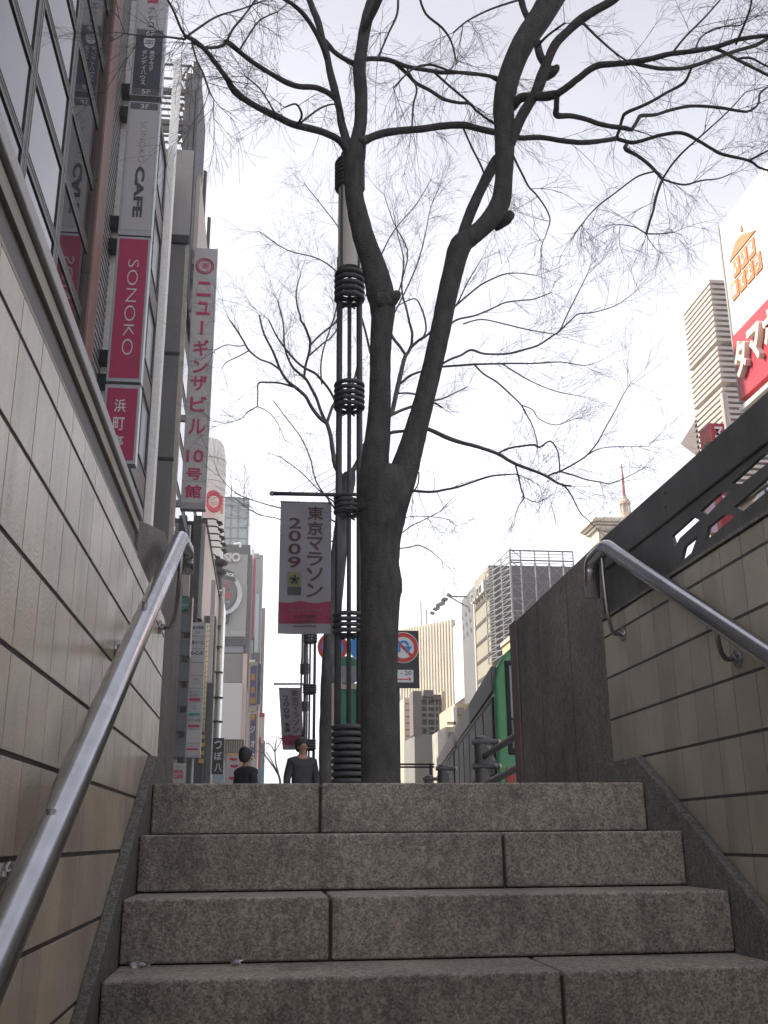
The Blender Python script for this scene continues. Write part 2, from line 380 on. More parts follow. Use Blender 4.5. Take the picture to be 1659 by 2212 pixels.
# ------------------------------------------------------------------ trees
def cat(pts, n=5):
    out = []
    for i in range(len(pts)-1):
        p0, p1, p2, p3 = pts[max(i-1, 0)], pts[i], pts[i+1], pts[min(i+2, len(pts)-1)]
        for j in range(n):
            t = j/n; t2 = t*t; t3 = t2*t
            out.append(tuple(.5*((2*b)+(c-a)*t+(2*a-5*b+4*c-d)*t2+(3*b-a-3*c+d)*t3) for a, b, c, d in zip(p0, p1, p2, p3)))
    out.append(tuple(pts[-1])); return out
def limb(mb, px, Ya, Yb, sides=10, n=5, rough=.0):
    q = cat([(float(a), float(b), float(c)) for a, b, c in px], n); N = len(q); pts = []; rad = []
    for i, (x, y, h) in enumerate(q):
        p = P(x, y, Ya+(Yb-Ya)*i/(N-1)); d = dep(p)
        rr = max(h, .3)*d/F*(1+rough*random.uniform(-1, 1))
        p = p+Vector((random.gauss(0, 1), random.gauss(0, 1), random.gauss(0, 1)))*rr*rough*.6
        pts.append(p); rad.append(rr)
    mb.tube(pts, rad, sides); return pts, rad
def twig(mb, p, d, Ln, r, lev, droop):
    n = 6 if lev else 5; pts = [p]; rad = [r]; ax = d.orthogonal().normalized(); ax.rotate(Matrix.Rotation(random.uniform(0, 6.28), 3, d))
    cv = random.uniform(-.27, .27); q = d.copy()
    for i in range(n):
        q = q.copy(); q.rotate(Matrix.Rotation(cv*.6+random.gauss(0, .07), 3, ax)); q = (q+Vector((0, 0, droop*.05))).normalized()
        p = p+q*(Ln/n); pts.append(p); rad.append(max(r*(1-.75*(i+1)/n), .0011))
    mb.tube(pts, rad, 3, False)
    if lev:
        k = random.randint(3, 5)
        for i in range(k):
            j = random.randint(1, n-1); t = (pts[j+1]-pts[j]).normalized()
            a = t.orthogonal().normalized(); a.rotate(Matrix.Rotation(random.uniform(0, 6.28), 3, t))
            e = (t*.82+a*random.uniform(.35, .65)).normalized()
            twig(mb, pts[j], e, Ln*random.uniform(.42, .72), rad[j]*.72, lev-1, droop)
def spray(mb, limbs, per_m, Ln, r, lev, droop=0., up=0., t0=.25):
    for pts, rad in limbs:
        N = len(pts); tot = sum((pts[i+1]-pts[i]).length for i in range(N-1)); k = max(1, int(tot*per_m+random.random()))
        for _ in range(k):
            i = int((t0+(1-t0)*random.random()**.7)*(N-2)); t = (pts[i+1]-pts[i]).normalized()
            a = t.orthogonal().normalized(); a.rotate(Matrix.Rotation(random.uniform(0, 6.28), 3, t))
            e = (t*random.uniform(.7, 1.3)+a+Vector((0, 0, up))).normalized()
            twig(mb, pts[i], e, Ln*random.uniform(.5, 1.2), min(r, rad[i]*.7), lev, droop)
        t = (pts[-1]-pts[-2]).normalized()
        for _ in range(3):
            e = (t+Vector((random.gauss(0, .45), random.gauss(0, .45), random.gauss(0, .45)))).normalized()
            twig(mb, pts[-1], e, Ln*random.uniform(.5, 1.1), min(r, rad[-1]), lev, droop)

TY = 9.0
tr = thing('street_tree', 'bare forked street tree with thick dark trunk in front of the lamp column', 'tree', (P(823, 1690, TY).x, TY, GZ))
mb = MB()
base = P(823, 1690, TY)
limb(mb, [(822,1900,50),(823,1790,45),(823,1690,43),(820,1600,41),(819,1500,40),(819,1400,41),(821,1310,42),(824,1265,45),(821,1215,42),(823,1150,46),(828,1090,54),(832,1050,55),(833,1015,46)], TY, TY, 20, 5, .012)
limb(mb, [(838,1275,30),(852,1262,16),(862,1256,9)], TY-.05, TY-.1, 12, 4, .02)
limb(mb, [(812,1110,44),(808,1030,33),(815,950,28),(820,880,25),(821,800,23),(824,720,24),(827,670,27),(821,630,30),(806,570,26),(788,520,24),(775,470,22),(765,420,20),(763,370,21),(766,335,24),(771,312,21)], TY, TY+.1, 16, 5, .015)
limb(mb, [(822,655,26),(840,648,20),(853,640,14),(860,633,8)], TY, TY-.1, 12, 4, .03)
limb(mb, [(836,1100,44),(868,1030,33),(890,960,27),(912,880,23),(932,800,22),(950,720,22),(966,640,22),(980,580,23),(995,530,24),(1020,510,20),(1052,482,20),(1080,440,22),(1088,390,19),(1090,330,21),(1090,280,22),(1088,230,23),(1096,180,24),(1113,130,24),(1135,85,25),(1166,40,26),(1190,0,27),(1215,-40,25)], TY, TY-.3, 16, 5, .015)
limb(mb, [(1070,480,20),(1092,472,15),(1104,462,10)], TY, TY-.1, 12, 4, .03)
limb(mb, [(996,535,16),(1002,500,12),(1018,455,12),(1036,415,11),(1056,375,12),(1076,345,14)], TY, TY+.2, 12, 5, .02)
limb(mb, [(1096,320,14),(1110,290,12),(1128,249,12),(1146,220,11),(1160,195,12),(1173,160,13),(1184,130,10),(1200,95,10),(1226,68,9),(1255,42,10),(1290,20,9),(1325,0,9),(1350,-25,8.5)], TY-.2, TY-.9, 12, 5, .02)
limb(mb, [(1170,165,13),(1186,158,13),(1199,150,10),(1203,143,6)], TY-.4, TY-.5, 12, 4, .03)
limb(mb, [(1178,140,8),(1166,118,9),(1160,90,8)], TY-.4, TY-.4, 10, 4, .02)
limb(mb, [(1108,232,9),(1124,212,10),(1150,209,9),(1180,208,10),(1203,203,9)], TY-.2, TY-.6, 12, 5, .03)
limb(mb, [(764,330,16),(772,300,15),(779,262,14),(780,200,14),(776,150,14),(781,110,13),(787,70,13),(796,30,13),(810,-10,13)], TY+.1, TY+.5, 14, 5, .015)
limb(mb, [(788,60,8),(800,40,7),(812,14,8),(822,-10,8)], TY+.3, TY, 10, 4, .02)
obj('trunk', mb, bark_m, tr, smooth=True)
br = MB(); thin = []
BR = [ # x, y, half width in px ; depth start, depth end
 ([(758,335,12),(745,293,11),(737,262,10),(733,235,9),(722,190,10),(712,150,9),(706,115,8),(697,85,8),(688,50,9),(676,20,8),(665,-10,8)], .1, 1.0),
 ([(706,130,6),(694,95,6),(676,60,6),(655,30,6),(630,8,5),(600,-10,5)], .6, 0.),
 ([(756,340,10),(735,305,9),(700,286,9),(664,276,9),(630,267,9),(595,250,9),(560,233,8),(525,212,8),(505,195,9),(490,170,7),(468,140,6),(445,110,6),(420,88,6),(400,78,5)], .1, -1.6),
 ([(497,185,7),(494,175,8),(490,170,5)], -1., -1.1),
 ([(727,215,7),(708,200,7),(680,189,7),(645,187,7),(615,176,7),(582,157,6),(550,137,6),(525,118,6),(500,97,7),(488,90,6)], .5, -.8),
 ([(694,80,6),(710,98,7),(722,112,6),(740,125,6),(765,138,7)], .8, .4),
 ([(780,308,12),(800,298,10),(830,288,10),(870,282,9),(910,279,9),(950,273,9),(1000,270,9),(1030,277,8),(1062,284,8),(1095,290,7),(1124,298,7),(1169,297,6.5),(1215,304,6.5),(1261,308,6.5),(1310,303,6),(1331,299,6)], 0., 1.0),
 ([(1331,299,5),(1365,308,5),(1400,300,4.5),(1427,292,4.5),(1472,287,4.5),(1510,305,4),(1535,320,4),(1560,333,4),(1618,347,3.5),(1640,362,3),(1670,370,2.5)], 1., .4),
 ([(1618,347,2.5),(1640,335,2.5),(1670,320,2)], .5, .3),
 ([(785,128,6),(810,127,6),(840,130,6),(880,144,5.5),(930,153,5),(960,157,5),(1000,157,4.5),(1050,163,4.5),(1090,172,4)], .4, .6),
 ([(855,138,4.5),(880,160,4.5),(900,180,4.5),(930,196,4.5),(958,214,4.5),(990,222,4),(1015,224,4),(1030,240,3),(1060,262,3),(1100,290,2.5)], .5, 1.),
 ([(940,158,3),(970,185,3),(1000,210,3),(1018,225,2.5)], .5, .9),
 ([(1203,203,9),(1225,188,9),(1248,170,8.5),(1286,143,8.5),(1325,138,7.5),(1365,134,7.5),(1405,127,7),(1448,116,6.5),(1500,110,6),(1551,100,6),(1600,84,5.5),(1670,76,5)], -.6, -1.5),
 ([(1365,136,5),(1418,147,5),(1450,149,5),(1481,147,5),(1520,135,5),(1560,120,4.5),(1600,107,4.5),(1634,97,5),(1670,75,4)], -1., -.4),
 ([(1539,104,4.5),(1565,113,4),(1593,129,4),(1625,145,4),(1670,168,3.5)], -1.2, -1.8),
 ([(1590,128,3),(1620,125,3),(1650,140,2.5),(1670,150,2.5)], -1.3, -1.6),
 ([(1203,208,7),(1202,230,7),(1203,249,8),(1230,250,6.5),(1261,256,6),(1290,266,6),(1315,272,6),(1345,276,6),(1365,280,5)], -.6, .1),
 ([(1365,280,4.5),(1376,262,4.5),(1385,250,5),(1415,248,4),(1448,238,4),(1493,229,4),(1551,232,4),(1600,240,3.5),(1618,240,3),(1637,226,2.5),(1643,200,2.5),(1665,185,2)], .1, .8),
 ([(1331,299,4),(1338,280,4),(1345,255,4),(1354,243,4.5),(1398,224,4),(1440,200,3.5),(1477,179,4),(1490,155,3),(1497,140,3)], 1., .3),
 ([(1353,312,4.5),(1352,322,6),(1375,335,4.5),(1398,352,4.5),(1418,372,4),(1431,387,4)], .9, .6),
 ([(1431,387,3.5),(1422,410,3.5),(1416,430,3.5),(1411,455,3),(1403,480,3),(1396,505,3)], .6, .3),
 ([(1431,387,2.8),(1455,395,2.5),(1481,399,2.5),(1515,390,2),(1551,386,1.6),(1580,375,1.4)], .6, .9),
 ([(1431,387,2.5),(1452,355,2.5),(1477,327,2.5),(1505,302,2.2),(1530,280,2),(1572,241,1.5),(1610,200,1.3)], .6, 0.),
 ([(1415,370,2.4),(1385,378,2.2),(1364,390,2.),(1330,416,1.8),(1298,440,1.8),(1275,462,1.5),(1256,486,1.3)], .7, .2),
 ([(1396,505,2),(1425,505,1.6),(1455,502,1.2)], .3, .5),
 ([(1396,505,1.8),(1370,490,1.5),(1340,485,1.2)], .3, .1),
 ([(1125,-10,9),(1130,15,8),(1140,38,8),(1152,60,8)], -.2, -.2),
 ([(1080,178,4),(1053,163,4),(1015,160,4),(970,153,4)], -.1, -.6),
 ([(970,153,3),(930,140,3),(890,150,2.5),(850,190,2)], -.6, -1.),
 ([(1104,325,3),(1115,350,2.8),(1130,380,2.6),(1142,403,2.4),(1158,420,2.2),(1173,440,2),(1184,460,1.8),(1188,478,1.6),(1180,505,1.2),(1172,525,1)], -.2, -.8),
 ([(1260,50,3.5),(1290,80,3),(1330,115,2.5),(1360,135,2)], -.8, -1.2),
 ([(1120,0,3),(1060,20,2.5),(1010,45,2.2),(980,70,2)], 0., -.6),
 ([(860,-10,3),(858,30,3),(840,70,2.5),(825,105,2.5),(815,130,3)], .3, -.2),
 ([(905,-10,3),(920,30,3),(955,60,3),(975,90,2.5),(985,130,2)], .3, .8),
 ([(880,150,2.5),(900,190,2.5),(893,225,2.5),(890,270,2)], .5, .2),
 ([(1000,275,2.5),(1020,320,2.5),(1040,360,2.5),(1052,395,2)], .4, .6),
 ([(598,252,2.5),(580,220,2),(560,190,2),(530,165,1.6)], -.6, -1.2),
 ([(640,272,3),(652,250,3),(640,225,2.5),(615,232,2)], -.4, -.9),
 ([(650,265,2.5),(690,235,2.5),(720,225,2),(735,232,2)], -.4, 0.),
 ([(402,80,4),(390,60,3),(378,30,3),(360,-5,2.5)], -1.6, -2.2),
 ([(405,78,3),(430,60,3),(470,35,2.5),(520,20,2),(560,5,2)], -1.6, -1.),
 ([(400,85,3),(360,80,2.5),(310,78,2),(270,72,1.6)], -1.6, -2.),
 ([(415,95,2.5),(425,130,2.2),(440,160,2),(452,195,1.8),(462,215,1.4)], -1.5, -2),
 ([(489,93,4),(470,102,4),(440,102,3.5),(415,92,3)], -.8, -1.4),
 ([(489,90,3),(505,60,3),(530,30,2.5),(555,-5,2.5)], -.8, -.3),
 ([(515,112,2.5),(535,80,2.3),(560,45,2),(600,25,1.6)], -.7, -.1),
 ([(1590,95,3),(1605,60,3),(1620,20,2.5),(1625,-10,2.5)], -1.4, -1.8),
 ([(1450,118,3),(1480,80,2.6),(1520,40,2.3),(1560,-5,2)], -1.2, -1.),
 ([(1160,100,4),(1185,75,3),(1220,50,2.6)], -.5, -.9),
 ([(1500,112,2.5),(1515,80,2.2),(1550,60,2),(1600,55,1.7)], -1.3, -.9),
 ([(893,1060,3.5),(915,1062,3.5),(937,1062,3.3),(960,1058,3),(989,1052,2.8),(1025,1040,2.4),(1065,1028,2),(1114,1024,1.6)], 0., .5),
 ([(905,1020,1.8),(903,1045,1.8),(893,1062,1.8)], -.1, -.1),
]
for px, a, b in BR:
    pr = limb(br, [(x_, y_, h_*.88) for x_, y_, h_ in px], TY+a, TY+b, 7, 4, .03)
    if min(h for _, _, h in px) < 6.5: thin.append(pr)
obj('branches', br, bark_m, tr, smooth=True)
tw = MB(); spray(tw, thin, 2.5, .74, .0042, 2, -1.2, .05); o = obj('twigs', tw, bark_m, tr)

Y2 = 17.
t2 = thing('street_tree', 'smaller bare tree with fine fanning twigs just behind the lamp column', 'tree', (P(703, 1690, Y2).x, Y2, GZ))
mb = MB()
limb(mb, [(700,1860,18),(702,1760,15),(703,1690,14),(703,1600,14),(708,1500,16),(713,1420,17),(722,1300,17),(733,1190,17),(742,1100,16),(752,1045,15),(755,1022,13)], Y2, Y2, 14, 5, .03)
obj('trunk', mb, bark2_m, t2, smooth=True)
br = MB(); th2 = []
B2 = [
 ([(752,1045,9),(735,1025,8),(724,1004,8),(718,970,7.5),(714,940,7),(706,914,6.5)], 0, .3),
 ([(706,914,5.5),(690,902,5.5),(672,878,5),(660,856,5),(640,838,5),(622,824,4.5),(606,800,4),(590,760,3.5),(570,720,3),(560,680,2.4)], .3, -1.),
 ([(706,914,5),(713,893,4.5),(720,875,4.5),(735,858,4.5),(760,835,3.5),(775,780,3)], .3, 1.),
 ([(702,908,5),(692,885,5),(684,861,5),(672,838,4.5),(661,819,4.5),(648,808,4),(630,790,3.6),(615,750,3),(612,700,2.5),(600,650,2)], .3, .8),
 ([(725,868,4),(715,848,4),(704,832,4),(692,818,4),(680,806,4),(664,798,4),(650,789,3.6),(630,770,3),(600,730,2.6),(580,690,2)], .6, 0.),
 ([(657,815,4),(660,790,4),(668,760,4),(670,737,4),(665,722,4),(659,706,4),(650,692,3.5),(648,680,3),(642,660,2.5),(640,630,2),(650,590,1.5)], .6, -.4),
 ([(668,748,3),(690,725,3),(715,705,3),(728,690,2.5),(735,650,2),(728,600,1.6)], .4, .8),
 ([(668,768,2.5),(700,740,2.5),(715,730,2.3),(735,700,2)], .4, 1.),
 ([(695,830,2.5),(693,790,2.4),(700,750,2.2),(720,690,2),(735,640,1.6)], .6, 1.2),
 ([(755,1030,9),(765,1012,8),(776,992,8),(792,955,8),(815,925,8),(844,895,7),(852,868,7),(858,840,7),(865,810,7),(872,780,6.5),(877,765,6)], 0, .6),
 ([(877,768,5),(865,750,5),(855,738,5),(845,722,5),(835,690,4),(815,640,3),(800,600,2)], .6, 1.4),
 ([(875,772,5),(888,748,5),(890,730,4.5),(890,717,4.5),(884,695,4),(878,667,3.5),(870,640,3.2),(868,610,2.8),(872,560,2.2),(860,510,1.6),(850,460,1.2)], .6, .2),
 ([(886,752,4.5),(905,735,4.5),(925,722,4),(955,690,3.2),(985,660,2.6),(1010,610,2),(1040,560,1.5)], .6, 0.),
 ([(910,735,3),(920,715,3),(918,690,2.6),(910,665,2.4),(895,645,2),(860,660,1.8)], .5, 1.),
 ([(866,828,4),(885,812,4),(905,804,3.6),(921,799,3.5),(950,793,3.5),(969,791,3.5),(1000,789,3.5),(1025,787,3.5),(1065,786,3),(1106,785,2.8),(1160,785,2.2),(1210,782,1.8),(1260,790,1.4)], .5, -1.),
 ([(940,795,3.5),(973,776,3.5),(995,768,3.2),(1017,756,3.5),(1040,763,3.2),(1061,765,3),(1098,764,3),(1130,756,3),(1162,746,2.8),(1190,728,2.6),(1210,714,2.4),(1235,690,2),(1250,678,2),(1280,675,1.6),(1330,660,1.3),(1370,632,1)], 0., -.8),
 ([(1210,714,2),(1225,680,1.8),(1245,640,1.6),(1265,600,1.3),(1275,575,1)], -.5, -1.2),
 ([(985,660,3),(1001,646,3),(1020,630,2.8),(1041,614,2.6),(1065,602,2.3),(1090,592,2),(1120,590,1.6),(1160,595,1.2)], .2, -.4),
 ([(945,745,3),(970,705,3),(989,690,3),(1025,682,2.6),(1060,668,2.4),(1090,654,2.2),(1125,649,2),(1154,646,1.8),(1190,632,1.4)], .3, .8),
 ([(1000,700,2.2),(1040,690,2),(1090,700,2),(1140,712,1.8),(1200,722,1.4)], .5, .2),
 ([(1025,788,2.6),(1045,808,2.6),(1070,823,2.5),(1088,838,2.5),(1102,851,2.4),(1126,875,2.2),(1140,900,2),(1150,919,1.8),(1158,945,1.5),(1162,965,1.3)], -.3, -.9),
 ([(1126,875,1.8),(1150,885,1.6),(1165,905,1.4),(1200,918,1.2),(1240,905,1)], -.4, -.2),
 ([(1085,786,2),(1115,805,2),(1150,825,1.7),(1200,845,1.4),(1250,855,1.1)], -.5, -1.2),
 ([(844,897,5),(870,885,5),(900,875,4.5),(930,868,3.5),(955,880,2.6)], .4, 1.),
 ([(860,850,3),(890,850,3),(940,865,2.4),(990,845,2),(1010,835,1.6)], .4, 1.2),
 ([(770,1000,5),(800,965,5),(838,937,5.5),(886,930,5.5),(915,925,6.5),(937,932,6.5),(965,945,7),(993,955,6.5),(1025,963,6),(1050,971,5.5),(1077,981,5.5),(1100,995,5),(1118,1004,5),(1142,1013,4.6),(1166,1022,4.4),(1186,1032,4),(1202,1042,3.6),(1218,1048,3.2),(1234,1050,2.6)], -.2, -2.2),
 ([(1077,979,3),(1092,971,3),(1110,966,3),(1132,963,3),(1154,961,3.4),(1166,966,3),(1187,953,2.6),(1200,965,2.4),(1207,985,2.3),(1209,1020,2.2)], -1., -1.8),
 ([(1180,1030,3),(1195,1023,3),(1210,1018,2.8),(1240,1002,2.6),(1267,984,2.4),(1291,955,2.1),(1310,920,1.8),(1331,883,1.6),(1348,850,1.3),(1363,827,1)], -1.8, -2.6),
 ([(1210,1018,2.5),(1240,1027,2.3),(1267,1036,2),(1295,1041,1.8),(1319,1044,1.6),(1360,1028,1.4),(1395,1008,1)], -2., -1.4),
 ([(1214,1045,2.8),(1225,1056,2.5),(1237,1075,2.2),(1254,1108,1.8),(1272,1125,1.5),(1291,1144,1.2)], -2., -2.4),
 ([(1114,1006,2.8),(1120,1030,2.6),(1126,1056,2.4),(1132,1074,2),(1122,1090,1.5),(1114,1110,1.1)], -1.4, -1.6),
 ([(1132,1074,1.5),(1160,1085,1.3),(1190,1070,1)], -1.5, -1.2),
 ([(1267,984,1.7),(1300,968,1.5),(1350,965,1.2),(1400,965,1)], -2.4, -2.),
 ([(870,1150,2),(890,1135,1.8),(912,1125,1.6),(950,1105,1.2)], -.4, -.8),
 ([(862,1185,2),(885,1182,1.8),(905,1178,1.8),(930,1190,1.5),(955,1212,1)], -.4, -.8),
 ([(865,1120,1.6),(900,1115,1.4),(960,1120,1.1),(985,1135,.8)], -.4, 0.),
 ([(745,560,2.6),(760,620,3),(785,700,3.5),(800,760,4),(820,830,4.5),(830,900,5),(815,930,5)], 1.4, .6),
 ([(745,560,2),(735,500,1.8),(700,450,1.5),(660,400,1.2)], 1.4, 2.),
 ([(790,720,3),(770,650,2.6),(740,600,2.2),(690,560,1.8),(620,540,1.5),(560,500,1.2)], 1.2, 2.4),
 ([(790,640,2.4),(820,560,2),(850,500,1.7),(900,440,1.3),(930,390,1)], 1.2, .4),
 ([(845,690,2.5),(880,620,2.2),(905,560,2),(920,500,1.7),(930,450,1.3),(950,400,1)], 1., 1.6),
 ([(845,680,2.2),(870,600,2),(880,540,1.8),(850,480,1.4),(830,420,1)], 1., .4),
 ([(606,800,3),(585,785,2.6),(560,775,2.4),(538,757,3),(525,735,2.6),(508,708,2.6),(495,690,1.6)], -.6, -1.2),
 ([(538,757,2.2),(515,770,1.8),(490,782,1.5),(480,795,1.1)], -.9, -1.2),
 ([(530,745,1.8),(515,748,1.6),(490,745,1.4),(465,755,1)], -.9, -.5),
 ([(645,840,3.2),(622,832,3),(600,827,2.8),(575,826,2.6),(558,828,2.2),(557,850,2),(556,878,1.8)], -.3, -.6),
 ([(556,878,1.8),(535,890,1.5),(520,905,1.3),(485,915,1)], -.6, -.4),
 ([(556,878,1.5),(580,890,1.4),(600,915,1.2),(615,950,1)], -.6, -1.),
 ([(590,865,1.3),(620,905,1.5),(650,945,1.7),(670,990,1.9),(683,1040,2.1),(710,1080,2.4),(728,1105,3)], -.6, .1),
 ([(728,1170,2.5),(690,1165,2),(640,1140,1.8),(600,1120,1.6),(555,1110,1.4),(505,1075,1)], 0., -1.2),
 ([(728,1130,2.5),(680,1105,2.2),(620,1100,2),(560,1085,1.6),(510,1065,1.3),(475,1030,1)], 0., -.6),
 ([(730,1090,2.5),(690,1060,2),(650,1020,1.7),(610,990,1.3)], .2, .8),
]
for px, a, b in B2:
    pr = limb(br, [(x_, y_, h_*.74) for x_, y_, h_ in px], Y2+a, Y2+b, 6, 4, .03)
    th2.append(pr)
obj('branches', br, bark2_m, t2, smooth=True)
tw = MB(); spray(tw, th2, 3.6, .95, .0042, 2, 0.4, .4, .3); obj('twigs', tw, bark2_m, t2)

# far tree at the end of the street
t3 = thing('street_tree', 'small distant bare tree against the pale sky at the street end', 'tree', (P(607, 1700, 60).x, 60, GZ))
mb = MB(); ls = []
limb(mb, [(606,1800,3),(606,1700,2.6),(602,1675,2.2)], 60, 60, 8, 3)
for px in ([(602,1675,2),(590,1655,1.8),(575,1635,1.5),(570,1625,1.2)], [(604,1680,2),(596,1650,1.6),(594,1620,1.4),(597,1600,1.1)], [(594,1625,1.2),(585,1610,1),(575,1605,.8)], [(595,1622,1),(605,1605,1),(610,1595,.8)], [(600,1670,1.4),(585,1640,1.1),(575,1625,.9)]):
    ls.append(limb(mb, px, 60, 60+random.uniform(-2, 2), 5, 3))
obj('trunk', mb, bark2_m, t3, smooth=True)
mb = MB(); spray(mb, ls, .8, 1.3, .012, 1, 0, .2); obj('twigs', mb, bark2_m, t3)

# ------------------------------------------------------------------ lamp columns with banners
LY = 11.5; LX = .93
def collar(mb, cx, cy, z0, z1, R, n):
    for i in range(n):
        z = z0+(z1-z0)*(i+.5)/n; mb.ring((cx, cy, z), R, (z1-z0)/n*.40, 'Z', 28, 8)
lamp_glass = M('lamp_diffuser', (.58, .54, .46), .45, 0, .06, 3)
def make_lamp(cx, cy, label, grp):
    t = thing('street_lamp', label, 'street lamp', (cx, cy, GZ), grp)
    for a in (0, 180):
        q = math.radians(a); obj('pole', MB().cyl((cx+.125*math.cos(q), cy+.125*math.sin(q)), GZ, 6.95, .038, 14), lampm, t, smooth=True)
    obj('inner_pole', MB().cyl((cx, cy), GZ, 6.95, .026, 12), lampm, t, smooth=True)
    for ya, yb, n in ((590, 652, 5), (828, 886, 5), (1072, 1112, 4), (1324, 1372, 4)):
        mb = MB(); collar(mb, cx, cy, zp(757, yb, LY), zp(757, ya, LY), .165, n); obj('collar', mb, lampm, t, smooth=True)
        mb = MB()
        for a in range(0, 360, 60):
            q = math.radians(a); z = zp(757, yb, LY)-.02; mb.tube([(cx, cy, z), (cx+.15*math.cos(q), cy+.15*math.sin(q), z)], .012, 6)
        obj('spokes', mb, lampm, t)
    mb = MB(); collar(mb, cx, cy, GZ, zp(757, 1565, LY), .168, 20); obj('base_collar', mb, lampm, t, smooth=True)
    obj('diffuser', MB().cyl((cx, cy), 6.78, 8.0, .15, 32), lamp_glass, t, smooth=False)
    mb = MB()
    for a in range(45, 405, 90):
        q = math.radians(a); mb.cyl((cx+.156*math.cos(q), cy+.156*math.sin(q)), 6.75, 8.02, .016, 8)
    obj('diffuser_rib', mb, lampm, t)
    mb = MB().cyl((cx, cy), 7.98, 8.42, .178, 32); mb.cyl((cx, cy), 8.42, 8.53, .12, 24)
    collar(mb, cx, cy, 7.98, 8.40, .178, 7); obj('cap', mb, lampm, t)
    mb = MB().tube([(cx-.10, cy, zp(700, 1068, LY)), (P(590, 1068, LY).x+cx-LX, cy, zp(660, 1068, LY))], .024, 12)
    e = (P(588, 1068, LY).x+cx-LX, cy, zp(660, 1068, LY)); mb.ring((e[0], e[1], e[2]), .018, .014, 'Y', 12, 6)
    obj('banner_arm', mb, lampm, t, smooth=True)
    mb = MB(); az = zp(660, 1068, LY)
    for i, xx in enumerate((617, 645, 674, 700)):
        x = P(xx, 1068, LY).x+cx-LX; mb.tube([(x, cy, az), (cx-.12, cy, az+(cx-.12-x)*.62)], .0035, 5)
    obj('stay_wire', mb, lampm, t)
    return t
lamp1 = make_lamp(LX, LY, 'tall dark lantern column of ringed pipes partly hidden by the forked tree', 'street lamps along the pavement')
def children_of(o): return [c for c in bpy.data.objects if c.parent == o]
def copy_tree(o, parent=None):
    c = o.copy(); COL.objects.link(c); c.parent = parent
    for ch in children_of(o): copy_tree(ch, c)
    return c
lamp2 = copy_tree(lamp1); lamp2.location = (P(668, 1550, 27).x, 27, GZ)
lamp2['label'] = 'more distant lantern column of ringed pipes left of the thin tree trunk'
lamp3 = copy_tree(lamp1); lamp3.location = (P(657, 1500, 42).x, 42, GZ)
lamp3['label'] = 'farthest lantern column standing in line behind the second column'

